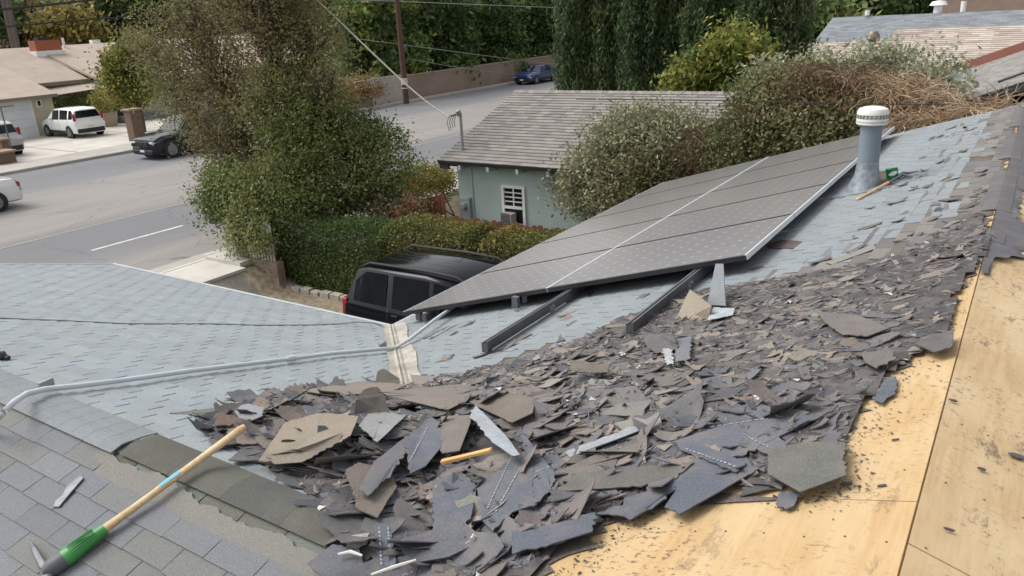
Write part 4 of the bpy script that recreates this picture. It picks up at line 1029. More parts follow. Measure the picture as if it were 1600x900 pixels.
# ---- big pieces placed as in the photo: outline polygons lying on or leaning in the heap
FPN = 0
def flat_piece(name, im, t, ct, lab, cat='shingle piece', tilt=None, dash=None, jg=.006, group=None, th=.005, cb=None, sub=7):
    """im: outline in photo pixels laid on the slope at height t (list or number); subdivided torn outline"""
    tt = t if hasattr(t, '__len__') else [t]*len(im)
    global FPN
    FPN += 1; hmin = min(tt); P = []
    q0 = [onroof(px, py, .05) for px, py in im]; lv = [thick(q[0], q[1]) for q in q0]; lvm = sorted(lv)[len(lv)*2//3]
    for (px, py), h, l0 in zip(im, tt, lv):
        hh = (.3*l0+.7*lvm)*.92+.03+(h-hmin)+FPN*.0004 if hmin >= .025 else h
        P.append(Vector(onroof(px, py, hh)))
    out = []
    for i in range(len(P)):
        a, c2 = P[i], P[(i+1) % len(P)]; torn = rnd.random() < .45; n = max(1, int((c2-a).length/(.016 if torn else .08)))
        d = (c2-a).normalized() if (c2-a).length > 1e-6 else Vector((1, 0, 0))
        nn_ = d.cross(Vector((0, 0, 1)))
        for k in range(n):
            out.append(a.lerp(c2, k/n)+(nn_*rnd.gauss(0, jg*(.8 if torn else .2)) if k else Vector()))
    cen = sum(out, Vector())/len(out); k = len(out)
    nv = Vector()
    for i in range(k): nv += (out[i]-cen).cross(out[(i+1) % k]-cen)
    nv.normalize()
    if nv.z < 0: out.reverse(); nv = -nv
    mid = [cen.lerp(p, .5) for p in out]; vs = [cen]+mid+out; fs = []
    for i in range(k):
        j = (i+1) % k; fs.append((0, 1+i, 1+j)); fs.append((1+i, 1+k+i, 1+k+j, 1+j))
    n0 = len(vs); vs += [v-nv*th for v in vs]; fs += [tuple(q+n0 for q in f[::-1]) for f in list(fs)]
    fs += [(1+k+i, n0+1+k+i, n0+1+k+(i+1) % k, 1+k+(i+1) % k) for i in range(k)]
    cs = [tuple(q*rnd.uniform(.95, 1.05) for q in ct) for _ in range(n0)]+[cb or ct]*n0
    if dash:
        for (A, B) in dash:
            A = Vector(onroof(*A)); B = Vector(onroof(*B))
            def lift(p):  # onto the piece plane
                r = p-Vector(EYE); kq = (cen-Vector(EYE)).dot(nv)/r.dot(nv); return Vector(EYE)+r*kq+nv*.0035
            A, B = lift(A), lift(B); d = (B-A); L = d.length; d.normalize(); sdv = d.cross(nv)*.0028; s = 0
            while s < L:
                ln = rnd.uniform(.008, .018); n1 = len(vs); p, q = A+d*s, A+d*min(s+ln, L)
                vs += [p-sdv, q-sdv, q+sdv, p+sdv]; fs.append((n1, n1+1, n1+2, n1+3)); cs += [C(160, 166, 174)]*4; s += ln+rnd.uniform(.005, .012)
    o = mesh_np(name, vs, fs, MDEB, None, cols=np.array(cs), smooth=True); return tag(o, lab, cat, group)
BG = C(90, 94, 103); BG2 = C(96, 99, 107); BR1 = C(112, 103, 96); GN = C(98, 96, 92)
FP = [
 ([(1040, 720), (1075, 722), (1150, 690), (1180, 735), (1150, 752), (1062, 803), (1038, 792), (1068, 778), (1062, 762), (1046, 770), (1030, 775), (985, 812), (972, 800), (975, 778), (1005, 770)], .05, BG, 'jagged blue-grey sheet with a hooked notch lying over the bare plywood edge', None),
 ([(930, 832-30), (1040, 770), (1042, 778), (1004, 800), (985, 812), (975, 806)], .03, BG2, 'narrow blue-grey strip pointing down beside the notched sheet at the plywood edge', None),
 ([(1050, 690), (1135, 662), (1290, 645), (1200, 690), (1160, 712), (1130, 710)], .075, BG2, 'long blue-grey shingle strip reaching right above the plywood corner', [((1110, 668), (1195, 655))]),
 ([(1148, 680), (1205, 672), (1250, 712), (1232, 722), (1190, 706)], .085, BG2, 'blue-grey slanted strip with white adhesive dots above the plywood corner', [((1170, 684), (1225, 712))]),
 ([(1055, 690), (1098, 694), (1165, 722), (1150, 737), (1062, 702)], .095, BG, 'dotted blue-grey wedge at the centre of the lower heap edge', [((1072, 702), (1150, 730))]),
 ([(862, 768), (880, 742), (1010, 728), (1085, 722), (1048, 752), (960, 762)], .045, GN, 'long gritty brown-grey shingle band lying across the lower heap', None),
 ([(745, 760), (786, 728), (815, 712), (835, 702), (832, 755), (835, 790), (800, 800), (770, 830), (752, 812)], .10, BG, 'large blue-grey sheet with two white dotted lines below the wooden stick', [((762, 795), (800, 712)), ((775, 800), (815, 728))]),
 ([(676, 752), (720, 735), (745, 760), (735, 810), (705, 838), (676, 832)], .09, BG, 'broad smooth slate-coloured sheet left of the two-lined sheet', None),
 ([(808, 665), (836, 700), (868, 740), (866, 752), (838, 790), (830, 775), (826, 720)], .12, BG2, 'pointed slate-coloured shard standing tall between the stick and the notched sheet', [((838, 715), (862, 708)), ((838, 738), (864, 728))]),
 ([(632, 690), (672, 650), (700, 668), (688, 700), (665, 728), (640, 740)], .12, BG2, 'blue-grey tilted piece left of the wooden stick with a pale tar stripe', [((640, 722), (668, 668))]),
 ([(585, 720), (660, 662), (640, 700), (610, 740), (575, 775), (560, 765)], .09, C(104, 104, 108), 'grey strip with a pale worn stripe on the left of the heap', None),
 ([(885, 738), (912, 728), (985, 690), (1018, 690), (1012, 700), (905, 730)], .12, BR1, 'brown folded shingle with pale edge in the middle of the heap', None),
 ([(883, 706), (995, 664), (1000, 672), (890, 714)], .135, C(150, 154, 160), 'narrow pale grey strip resting on the folded brown shingle', None),
 ([(722, 618), (745, 612), (790, 590), (835, 625), (832, 645), (800, 660), (790, 655), (740, 632)], .16, BR1, 'large flat brown shingle at the top of the heap above the dark hollow', None),
 ([(742, 632), (790, 680), (812, 710), (800, 712), (768, 690), (735, 648)], .15, C(150, 156, 162), 'pale blue-grey shingle edge beside the dark hollow', None),
 ([(745, 608), (760, 590), (780, 588), (765, 605), (752, 612)], [.16, .24, .22, .17, .16], BG, 'dark tab sticking up from the top of the heap', None),
 ([(690, 650), (738, 648), (735, 660), (718, 704), (690, 708)], .15, C(112, 106, 100), 'gritty brown square shingle left of the dark hollow', None),
 ([(404, 720), (445, 660), (500, 645), (560, 650), (548, 680), (480, 715), (440, 724)], [.03, .06, .09, .1, .1, .05, .03], C(146, 134, 118), 'curled tan shingle sheets at the left tip of the heap', None),
 ([(415, 712), (470, 700), (535, 676), (530, 690), (470, 722), (430, 725)], [.06, .09, .11, .09, .06, .05], C(134, 124, 112), 'second tan shingle sheet layered under the curled one at the left tip', None),
 ([(265, 645), (330, 638), (372, 640), (390, 660), (360, 655), (315, 650)], .012, C(112, 112, 104), 'thin greenish grey shingle sliver at the far left of the heap', None),
 ([(330, 672), (345, 644), (400, 660), (385, 675), (350, 680)], [.02, .09, .05, .02, .02], C(116, 98, 86), 'small rusty brown shingle leaning at the pickaxe handle tip', None),
 ([(365, 640), (368, 628), (412, 636), (408, 658), (375, 655)], [.04, .06, .06, .04, .04], C(142, 146, 148), 'pale grey square shingle behind the pickaxe handle tip', None),
 ([(552, 655), (556, 625), (600, 618), (610, 648), (560, 658)], [.06, .17, .17, .08, .06], C(110, 104, 98), 'upright gritty brown shingle block left of the heap top', None),
 ([(585, 603), (590, 580), (600, 576), (625, 592), (625, 600)], [.03, .10, .11, .05, .03], C(120, 114, 102), 'curled shingle flap leaning at the foot of the white valley flashing', None),
 ([(640, 585), (680, 588), (672, 600), (648, 600)], .05, C(128, 120, 118), 'small mauve shingle flap at the end of the valley flashing', None),
 ([(470, 610), (560, 596), (640, 600), (610, 612), (520, 618)], .03, C(136, 126, 116), 'long flat tan shingle sheet along the upper left rim of the heap', None),
 ([(590, 612), (720, 600), (760, 610), (700, 640), (620, 622)], .10, C(118, 110, 102), 'long curved brown shingle arching over the top of the heap', None),
 ([(890, 562), (952, 568), (950, 582), (892, 582)], [.09, .06, .03, .05], C(104, 98, 88), 'rolled shingle scrap on its edge above the heap', None),
 ([(1055, 500), (1078, 452), (1112, 478), (1106, 500), (1082, 506)], [.02, .16, .12, .03, .02], C(146, 136, 120), 'tan shingle propped upright against the solar rail end', None),
 ([(1105, 476), (1118, 412), (1130, 412), (1134, 478)], [.05, .24, .24, .05], C(124, 130, 136), 'tall grey shingle tongue standing under the solar panel corner', None),
 ([(1115, 480), (1148, 482), (1145, 492), (1105, 500)], .05, C(168, 174, 178), 'pale curved shingle lying at the foot of the tall grey tongue', None),
 ([(1000, 515), (1015, 505), (1050, 518), (1060, 545), (1025, 552), (1010, 540)], [.03, .12, .1, .04, .03, .04], C(92, 90, 92), 'dark shingle fan leaning on the near end of the solar rail', None),
 ([(1035, 545), (1047, 543), (1053, 568), (1042, 570)], .07, C(170, 176, 180), 'small pale grey chip standing below the rail end', None),
 ([(1055, 530), (1080, 525), (1078, 560), (1055, 566)], .08, C(112, 114, 120), 'grey square shingle piece below the rail end', None),
 ([(1277, 487), (1340, 492), (1390, 512), (1355, 525), (1315, 522), (1290, 505)], .06, C(108, 102, 100), 'large smooth brown shingle near the plywood ridge', None),
 ([(1430, 537), (1455, 522), (1490, 515), (1488, 540), (1460, 550)], .06, C(94, 90, 90), 'pointed dark shingle overhanging the plywood beside the ridge', None),
 ([(1345, 552), (1390, 545), (1400, 560), (1370, 575), (1352, 566)], .05, C(104, 98, 96), 'flat brown shingle above the right plywood edge', None),
 ([(1372, 610), (1380, 590), (1400, 588), (1402, 605), (1378, 630), (1362, 622)], .02, BG, 'blue-grey loop of torn felt hanging on the right plywood edge', None),
 ([(1200, 700), (1265, 690), (1318, 690), (1322, 742), (1250, 768), (1200, 740)], .03, C(98, 98, 94), 'greenish gritty shingle sheet at the lower right corner of the heap', None),
 ([(1214, 792), (1217, 770), (1250, 768), (1240, 790), (1228, 795)], .02, BG2, 'small blue-grey square tab hanging onto the plywood', None),
 ([(1230, 672), (1310, 632), (1300, 642), (1245, 665)], .07, C(92, 92, 90), 'dark narrow shingle blade pointing to the plywood', None),
 ([(1198, 377+6), (1220, 374), (1254, 377), (1240, 388), (1205, 388)], .02, C(88, 74, 70), 'dark oval tar scrap on the shingles beside the panel corner', None),
 ([(1246, 412), (1320, 376), (1318, 384), (1262, 412)], .012, C(112, 118, 128), 'long blue-grey sliver below the panel corner', None),
 ([(1290, 410), (1365, 381), (1368, 388), (1300, 413)], .02, C(136, 132, 126), 'long tan-grey sliver on the shingles right of the panel corner', None),
 ([(660, 530), (675, 518), (720, 505), (708, 512), (675, 530)], .014, C(84, 78, 76), 'dark torn flap under the lower corner of the panels', None),
 ([(560, 665), (580, 640), (635, 648), (610, 672), (590, 690)], .10, C(146, 148, 146), 'pale speckled shingle left of the heap centre', None),
 ([(540, 735), (560, 722), (610, 735), (620, 760), (590, 808), (560, 795)], .06, C(112, 102, 94), 'brown piece with a dark torn edge in the lower left of the heap', None),
 ([(800, 830), (880, 815), (930, 800), (925, 830), (860, 850), (800, 865)], .05, BG, 'dark slate strip in the lower right part of the heap', None),
 ([(620, 845), (690, 822), (760, 842), (700, 870), (640, 880)], .05, C(94, 96, 100), 'dark gritty slab at the bottom centre of the heap', None),
 ([(480, 850+30), (520, 850), (560, 856), (575, 900), (520, 925)], .03, C(92, 95, 104), 'flat slate sheet at the bottom left end of the heap', None),
 ([(585, 820), (608, 815), (618, 880), (598, 892), (588, 860)], .05, C(98, 103, 114), 'narrow dotted slate strip at the bottom of the heap', [((592, 825), (596, 885)), ((606, 825), (610, 870))]),
 ([(538, 838), (578, 832), (572, 850), (545, 862)], .04, C(150, 152, 146), 'pale gritty triangle at the bottom left of the heap', None),
]
for im, t, ct, lab, dash in FP:
    flat_piece('torn_shingle', im, t, ct, lab, dash=dash, group=None, cb=C(70, 70, 74))
beam('wood_stick', onroof(690, 722, .15), onroof(768, 703, .17), .012, .008, M('stick_wood', C(206, 166, 106), C(186, 142, 84), 8, .6), 'short splintered wooden stick lying in the dark hollow of the heap', 'stick')
for pts, lab in (([(528, 866), (548, 862), (566, 868)], 'curved white strip at the lower left of the heap'), ([(580, 898), (615, 886), (650, 875)], 'long white strip at the bottom picture edge')):
    b = MB(); b.tube([Vector(onroof(*p, .085)) for p in pts], [.004, .007, .004], 6); tag(b.build('white_strip', M('white_strip', C(206, 204, 198))), lab, 'strip')
for (px, py, lab) in ((560, 658, 'small white plaster crumb left of the heap top'), (738, 838, 'small white crumb at the bottom of the heap'), (1002+180, 622, 'small white crumb on the right of the heap'), (972, 553, 'small white crumb near the solar rail end')):
    p = Vector(onroof(px, py, .09)); bm_ = MB(); r = .011
    for k in range(7):
        q = p+Vector((rnd.gauss(0, r*.5), rnd.gauss(0, r*.5), rnd.gauss(0, r*.3))); bm_.lathe([(0, r*.5), (r*.6, r*.2), (r*.5, -r*.3), (0, -r*.4)], 6, T(q, rnd.random()*6, rnd.random()))
    tag(bm_.build('white_crumb', M('white_crumb', C(212, 206, 196))), lab, 'crumb')
for (px, py, lab, r) in ((1490, 625, 'small dark felt flake on the plywood right of the ridge line', .014), (1535, 732, 'tiny dark felt flake lying on the middle of the weathered plywood', .012), (1590, 712, 'dark felt flake at the right picture edge on the plywood', .022), (1378, 757, 'dark felt dot on the lighter plywood left of the ridge', .012), (1322, 755, 'dark felt blob just off the heap corner', .014), (1398, 686, 'tiny dark flake on the lighter plywood near the ridge', .01), (1483, 826, 'dark flake low on the weathered plywood', .012)):
    p = Vector(onroof(px, py, .008)); n = rnormal(p.x, p.y); b = MB(); k = 7; vs = []
    e1 = Vector((1, .4, 0)); e1 = (e1-n*e1.dot(n)).normalized(); e2 = n.cross(e1)
    pts = [p+e1*math.cos(a*6.283/k)*r*rnd.uniform(.9, 1.6)+e2*math.sin(a*6.283/k)*r*rnd.uniform(.3, .7) for a in range(k)]
    b.slab(pts, .004, C(84, 78, 80), n=n); tag(b.build('felt_flake', MDEB), lab, 'flake')
# ================================================================ CARS
def carpaint(name, c, rough=.3, metal=.2):
    m = M(name, c, tuple(v*.92 for v in c), 2, rough, metal, coat=.8); return m
mtyre = M('tyre_rubber', C(42, 42, 42), C(36, 36, 36), 10, .85); mrim = M('alloy_rim', C(140, 142, 144), C(116, 118, 120), 8, .35, .6)
mblk = M('black_trim', C(30, 30, 32), C(24, 24, 26), 6, .5); mglass = M('car_glass', C(26, 31, 35), C(20, 24, 28), 1, .06, spec=.35)
mred = M('tail_light_red', C(168, 30, 34), C(140, 22, 26), 9, .25, coat=.6); mlamp = M('lamp_glass', C(206, 208, 210), C(180, 182, 186), 9, .2); mplate = M('number_plate', C(216, 216, 214))
KINDS = {
 'box': dict(L=4.1, W=1.79, st=[(-.5, .86, .62, .66, .9), (-.495, .93, .88, .92, .86), (-.478, .96, 1.0, 1.06, .82), (-.44, .975, 1.03, 1.50, .74), (-.39, .99, 1.03, 1.60, .76), (-.1, 1, 1.0, 1.62, .79), (.1, 1, .98, 1.58, .78), (.29, .98, .96, 1.02, .84), (.42, .95, .86, .92, .82), (.485, .89, .70, .78, .82), (.5, .84, .5, .54, .84)],
   roof=(3, 6), cowl=7, tail=2, win=[(-.43, -.33), (-.30, -.09), (-.06, .13)], wb=(-.31, .32), rw=.33),
 'suv': dict(L=4.85, W=1.86, st=[(-.5, .90, .62, .66, .92), (-.495, .95, .98, 1.02, .88), (-.485, .965, 1.10, 1.14, .84), (-.44, .98, 1.12, 1.70, .72), (-.38, .99, 1.12, 1.78, .755), (-.1, 1, 1.10, 1.80, .775), (.07, 1, 1.08, 1.74, .765), (.21, .98, 1.04, 1.10, .84), (.40, .96, 1.0, 1.05, .84), (.485, .90, .84, .90, .84), (.5, .85, .6, .64, .86)],
   roof=(3, 6), cowl=7, tail=2, win=[(-.44, -.275), (-.245, -.075), (-.055, .09)], wb=(-.29, .315), rw=.38),
 'sedan': dict(L=4.6, W=1.80, st=[(-.5, .84, .55, .6, .88), (-.49, .92, .88, .92, .86), (-.46, .95, .95, 1.02, .84), (-.33, .98, .96, 1.06, .82), (-.19, .99, .95, 1.38, .72), (-.02, 1, .93, 1.45, .74), (.08, 1, .91, 1.40, .73), (.25, .98, .90, .95, .82), (.42, .95, .80, .85, .82), (.485, .88, .66, .72, .82), (.5, .82, .5, .54, .84)],
   roof=(4, 6), cowl=7, tail=3, win=[(-.27, -.20), (-.18, -.04), (-.01, .12)], wb=(-.30, .31), rw=.33),
 'pickup': dict(L=5.4, W=1.95, st=[(-.5, .93, .95, 1.05, .93), (-.495, .97, 1.05, 1.12, .93), (-.15, .98, 1.08, 1.14, .93), (-.12, .99, 1.10, 1.80, .76), (-.02, 1, 1.10, 1.88, .78), (.07, 1, 1.10, 1.84, .78), (.17, .985, 1.10, 1.18, .84), (.40, .97, 1.06, 1.12, .86), (.48, .93, .98, 1.04, .88), (.5, .9, .7, .74, .9)],
   roof=(3, 5), cowl=6, tail=2, win=[(-.105, -.01), (.01, .09)], wb=(-.32, .32), rw=.4)}
def car(name, label, cat, loc, rz, kind, paint, group=None, rails=False, H=1.):
    K = KINDS[kind]; L = K['L']; hw = K['W']/2; root = empty(name, loc, label, cat, group, rz)
    st = K['st']
    def sec(s):
        xf, wf, zb, zt, wt = s; w_ = hw*wf; x = xf*L; wt_ = hw*wt*(1 if zt-zb > .2 else 1.08)
        zt *= H; zb *= H
        return [(x, w_*.86, .24), (x, w_*.965, .30), (x, w_, .52), (x, w_*1.0, .74 if zb > .8 else zb*.85), (x, w_*.985, zb-.05), (x, w_*.95, zb), (x, wt_, zt-.05 if zt-zb > .2 else zt-.015), (x, wt_*.9, zt), (x, wt_*.5, zt+.02), (x, 0, zt+.028)]
    b = MB(); vs = []; m_ = 19
    S_ = [sec(s) for s in st]
    for q in S_: vs += q + [(p[0], -p[1], p[2]) for p in q[-2::-1]]
    fs = [(i*m_+k, i*m_+k+1, (i+1)*m_+k+1, (i+1)*m_+k) for i in range(len(st)-1) for k in range(m_-1)]
    fs += [tuple(range(m_))[::-1], tuple((len(st)-1)*m_+k for k in range(m_))]
    fs += [(i*m_, (i+1)*m_, (i+1)*m_+m_-1, i*m_+m_-1) for i in range(len(st)-1)]
    b.add(vs, fs); body = b.build('body', paint, root, smooth=True, local=True)
    def at(xf):
        for a, c2 in zip(st, st[1:]):
            if a[0] <= xf <= c2[0]:
                t = (xf-a[0])/(c2[0]-a[0]); return sec(tuple(a[i]+(c2[i]-a[i])*t for i in range(5)))
    for sgn in (1, -1):
        for (a, c2) in K['win']:
            xs_ = sorted(set([a, c2]+[q[0] for q in st if a < q[0] < c2]+[a+(c2-a)*k/5 for k in range(1, 5)])); vs = []
            for ix, xx in enumerate(xs_):
                q = at(xx); lo, hi = Vector(q[5]), Vector(q[6]); t1 = .95
                if kind in ('box', 'suv', 'sedan') and a == K['win'][0][0]: t1 = .95-.25*max(0, 1-(xx-a)/((c2-a)*.3))
                for t in (.04, t1):
                    p = lo.lerp(hi, t); vs.append(Vector((p.x, sgn*(p.y+.008), p.z+.003)))
            b = MB(); b.add(vs, [(2*i, 2*i+2, 2*i+3, 2*i+1) for i in range(len(xs_)-1)]); b.build('side_window', mglass, root, local=True)
            continue
            b = MB(); b.add(vs, [(0, 1, 2, 3) if sgn < 0 else (3, 2, 1, 0)]); b.build('side_window', mglass, root, local=True)
        # door seams and handles
        b = MB()
        for xf in [w_[0]-.018 for w_ in K['win'][1:]]+[K['win'][-1][1]+.03]:
            q = at(xf)
            for (i, j) in ((1, 2), (2, 3), (3, 4), (4, 5)):
                p, r = Vector(q[i]), Vector(q[j]); o_ = Vector((0, .003, 0)); w_ = Vector((.008, 0, 0))
                vs = [p-w_+o_, p+w_+o_, r+w_+o_, r-w_+o_]; b.add([(v.x, sgn*v.y, v.z) for v in vs], [(0, 1, 2, 3)])
        b.build('door_seam', mblk, root, local=True)
        for (a, c2) in K['win'][-2:]:
            q = at(a+.02); b = MB(); z = q[4][2]-.06; y = q[4][1]; b.box((a*L+.02, sgn*y-.012, z), (a*L+.17, sgn*y+.022 if sgn > 0 else sgn*y+.012, z+.03)) if sgn > 0 else b.box((a*L+.02, -y-.022, z), (a*L+.17, -y+.012, z+.03))
            b.build('door_handle', paint if kind != 'suv' else mblk, root, local=True, bevel=.004)
        q = at(K['win'][-1][1]-.01); b = MB(); b.box((q[5][0]-.05, sgn*q[5][1] if sgn > 0 else -q[5][1]-.19, q[5][2]+.0), (q[5][0]+.06, sgn*q[5][1]+.19 if sgn > 0 else -q[5][1], q[5][2]+.13)); b.build('mirror', paint, root, local=True, bevel=.02)
        q = at(0); b = MB(); b.box((K['wb'][0]*L+.45, sgn*(hw-.0)-.012, .24), (K['wb'][1]*L-.45, sgn*(hw-.0)+.012, .42)); b.build('sill', mblk, root, local=True)
        for wf in K['wb']:
            x = wf*L; rw = K['rw']; y0 = hw*.995
            b = MB(); M4 = Matrix.Translation((x, sgn*y0, rw)) @ Matrix.Rotation(rad(-90*sgn), 4, 'X')
            b.lathe([(0, .002), (rw*1.17, .002), (rw*1.17, -.03)], 24, M4); b.build('arch_shade_disc', mblk, root, local=True)  # dark disc paints the shade of a wheel well the body lacks
            b = MB(); b.lathe([(rw*.62, .012), (rw*.9, .016), (rw, .0), (rw, -.2)], 24, M4); wh = b.build('wheel', mtyre, root, smooth=True, local=True)
            b = MB(); b.lathe([(0, .02), (rw*.14, .02), (rw*.16, .008), (rw*.55, .004), (rw*.62, .018), (rw*.66, .014)], 20, M4)
            for k in range(5):
                b.box((-.028, .04, .004), (.028, rw*.6, .018), M4=M4 @ Matrix.Rotation(2*math.pi*k/5, 4, 'Z'))
            r_ = b.build('rim', mrim, root, local=True); r_.parent = wh
        # lights
        q = S_[2] if kind != 'pickup' else S_[1]; z = q[4][2]
        b = MB()
        if kind == 'suv': b.box((-L*.5-.004, sgn*hw*.86-.1, .80), (-L*.475, sgn*hw*.86+.085 if sgn > 0 else sgn*hw*.86+.1, 1.16)) if sgn > 0 else b.box((-L*.5-.004, -hw*.86-.085, .80), (-L*.475, -hw*.86+.1, 1.16))
        elif kind == 'box': b.box((-L*.49, sgn*hw*.87-.06, .95), (-L*.455, sgn*hw*.87+.065, 1.36))
        elif kind == 'sedan': b.box((-L*.5, sgn*hw*.82-.16, .72), (-L*.47, sgn*hw*.82+.10, .90))
        else: b.box((-L*.5-.01, sgn*hw*.9-.08, .75), (-L*.485, sgn*hw*.9+.06, 1.08))
        b.build('tail_light', mred, root, local=True, bevel=.02)
        b = MB(); zf = st[-2][2]-.10; b.box((L*.465, sgn*hw*.74-.17, zf-.07), (L*.49+.02, sgn*hw*.74+.15, zf+.09)); b.build('headlight', mlamp, root, local=True, bevel=.02)
    def topglass(i, j, nm):
        a, c2 = S_[i], S_[j]; vs = []
        for (q, r, t) in ((a, c2, .08), (a, c2, .94)):
            for k, sg in ((7, 1), (7, -1)):
                p = Vector(q[k]).lerp(Vector(r[k]), t); vs.append(Vector((p.x, sg*p.y*.98, p.z+.012)))
        d = (vs[2]-vs[0]).cross(vs[1]-vs[0]).normalized(); d = d if d.z > 0 else -d
        sx = 1 if nm == 'windscreen' else -1
        vs = [v+Vector((.012*sx, 0, .012)) for v in vs]
        b = MB(); b.add(vs, [(0, 1, 3, 2)]); b.build(nm, mglass, root, local=True)
    topglass(K['roof'][1], K['cowl'], 'windscreen'); topglass(K['roof'][0], K['tail'], 'rear_window')
    b = MB(); b.box((-L*.5-.03, -hw*.86, .28), (-L*.5+.03, hw*.86, .52)); b.build('rear_bumper', mblk if kind in ('box', 'suv', 'pickup') else paint, root, local=True, bevel=.03)
    b = MB(); b.box((L*.5-.03, -hw*.82, .28), (L*.5+.03, hw*.82, .46)); b.build('front_bumper', mblk, root, local=True, bevel=.03)
    b = MB(); zf = st[-2][2]; b.box((L*.49, -hw*.5, zf-.25), (L*.5+.012, hw*.5, zf-.02)); g_ = b.build('grille', mblk, root, local=True, bevel=.01)
    b = MB(); b.box((-L*.5-.036, -.16, .56 if kind == 'box' else .6), (-L*.5-.01, .16, .68 if kind == 'box' else .72)); b.build('number_plate', mplate, root, local=True)
    b = MB(); b.box((L*.5+.02, -.16, .36), (L*.5+.036, .16, .46)); b.build('number_plate', mplate, root, local=True)
    if rails:
        for sg in (1, -1):
            y = hw*.66*sg; b = MB(); zt = 1.80
            b.tube([(-L*.41, y, zt-.03), (-L*.38, y, zt+.035), (-L*.1, y, zt+.055), (L*.03, y, zt+.03), (L*.06, y, zt-.03)], [.02, .026, .028, .026, .02], 8); b.build('roof_rail', mblk, root, smooth=True, local=True)
        for k in range(-3, 4):
            b = MB(); y = k*.15
            b.tube([(x_, y, 1.0*z_) for x_, z_ in ((-L*.37, 1.80-.004*abs(k)*abs(k)*.6), (-L*.1, 1.822-.004*abs(k)*abs(k)*.6), (L*.05, 1.765-.004*abs(k)*abs(k)*.6))], .009, 5); b.build('roof_rib', paint, root, local=True)
    return root
pblack = M('black_paint', C(14, 16, 22), C(12, 14, 20), 2, .12, 0., spec=.2); pwhite = carpaint('white_paint', C(226, 226, 224), .35, 0); psilver = carpaint('silver_paint', C(170, 172, 172), .3, .4)
pblue = carpaint('blue_paint', C(40, 62, 110), .3, .3); pdark = M('charcoal_paint', C(30, 34, 40), C(26, 30, 36), 2, .15, 0., spec=.5)
suvx = float(AX(541, 470, -10.2)[0])+KINDS['suv']['L']/2
car('parked_car', 'black off-roader with roof rails parked on the driveway under the solar panels', 'car', (-10.38+2.42, 10.42, -.58), 0, 'suv', pblack, rails=True)
def wheel_pose(a, b_, kind, side):
    """a = rear wheel contact, b_ = front wheel contact on the visible side; side=+1 when that is the car's left"""
    K = KINDS[kind]; mid = (a+b_)/2; ang = math.atan2(b_[1]-a[1], b_[0]-a[0]); d = np.array([math.cos(ang), math.sin(ang)]); nl = np.array([-d[1], d[0]])
    off = (K['wb'][0]+K['wb'][1])/2*K['L']
    c2 = mid[:2]-d*off-nl*side*K['W']/2; return (float(c2[0]), float(c2[1])), ang
ra_, fa_ = GZ(117, 219, .12), GZ(87, 211, .12)
(cx, cy), ang = wheel_pose(ra_, fa_, 'box', 1); print('soul', cx, cy, math.degrees(ang), np.linalg.norm(ra_-fa_))
car('parked_car', 'white boxy hatchback parked on the pale driveway in front of the tan house', 'car', (-46.6, 24.0, .12), rad(178), 'box', pwhite)
ls = GZ(30, 240, .12); print('silver', ls)
car('parked_car', 'silver hatchback at the left edge in front of the garage door', 'car', (float(ls[0])-1.25, float(ls[1])-.85, .12), rad(180), 'box', psilver, H=1.03)
dc = GZ(262, 254, 0); print('dark', dc)
car('parked_car', 'black parked car at the far kerb half behind the brown tree', 'car', (-33.9, 22.75, 0), rad(-90), 'suv', pdark)
bc = GZ(838, 131, 0); print('blue', bc)
car('parked_car', 'dark blue saloon parked by the long wall far up the street', 'car', (float(bc[0])-.7, float(bc[1])+1.2, 0), rad(-90), 'sedan', pblue)
wc = GZ(4, 331, 0); print('white', wc)
car('passing_car', 'white saloon on the road cut off by the left picture edge', 'car', (float(wc[0])-.9, float(wc[1])-1.5, 0), rad(-90), 'sedan', pwhite)
# ================================================================ FAR SIDE OF THE STREET
fh = empty('ranch_house', (-50, 24, .1), 'long low cream house with a tan roof and white garage door across the street', 'house')
mcream = M('cream_stucco', C(190, 182, 158), C(180, 172, 150), 2, .9); mtan = M('tan_roofing', C(178, 164, 150), C(166, 152, 139), .8, .95, fine=.2, fscale=12); mfas = M('brown_fascia', C(128, 116, 104))
b = MB()
b.box((-49.25, 6, 0), (-49.05, 24.2, 2.5)); b.box((-53, 24.2, 0), (-49.05, 24.4, 2.6)); b.box((-52.9, 24.4, 0), (-52.7, 29, 3.0)); b.box((-52.7, 28.6, 0), (-50.5, 28.8, 2.8)); b.box((-50.7, 28.8, 0), (-50.5, 46, 2.75)); b.box((-66.2, 6, 0), (-66, 46, 2.6)); b.box((-66, 45.8, 0), (-50.7, 46, 2.7))
b.build('wall', mcream, fh)
rdz = 5.05
b = MB()
def rfp(xe, ze, ya, yb): b.slab([(xe, ya, ze), (xe, yb, ze), (-58, yb, rdz), (-58, ya, rdz)], .16, n=Vector((.27, 0, 1)).normalized())
rfp(-48.5, 2.44, 4, 24.5); rfp(-51.7, 2.95, 24.5, 28.3); rfp(-49.8, 2.72, 28.3, 47)
b.slab([(-67, 4, 2.7), (-58, 4, rdz), (-58, 47, rdz), (-67, 47, 2.7)], .16, n=Vector((-.27, 0, 1)).normalized())
b.build('roof', mtan, fh)
b = MB(); b.box((-48.5, 4, 2.26), (-48.44, 24.5, 2.43)); b.box((-51.7, 24.5, 2.72), (-51.64, 28.3, 2.93)); b.box((-49.8, 28.3, 2.5), (-49.74, 47, 2.71)); b.build('fascia', mfas, fh)
b = MB(); y1 = float(AX(58, 212, -49.05)[1]); b.box((-49.06, y1-5.0, .12), (-49.0, y1, 2.25)); gd = b.build('garage_door', M('white_door', C(214, 218, 220), C(206, 210, 212), 2, .6), fh)
b = MB()
for k in range(1, 4): b.box((-49.0, y1-4.95, .12+k*.53), (-48.992, y1-.05, .135+k*.53))
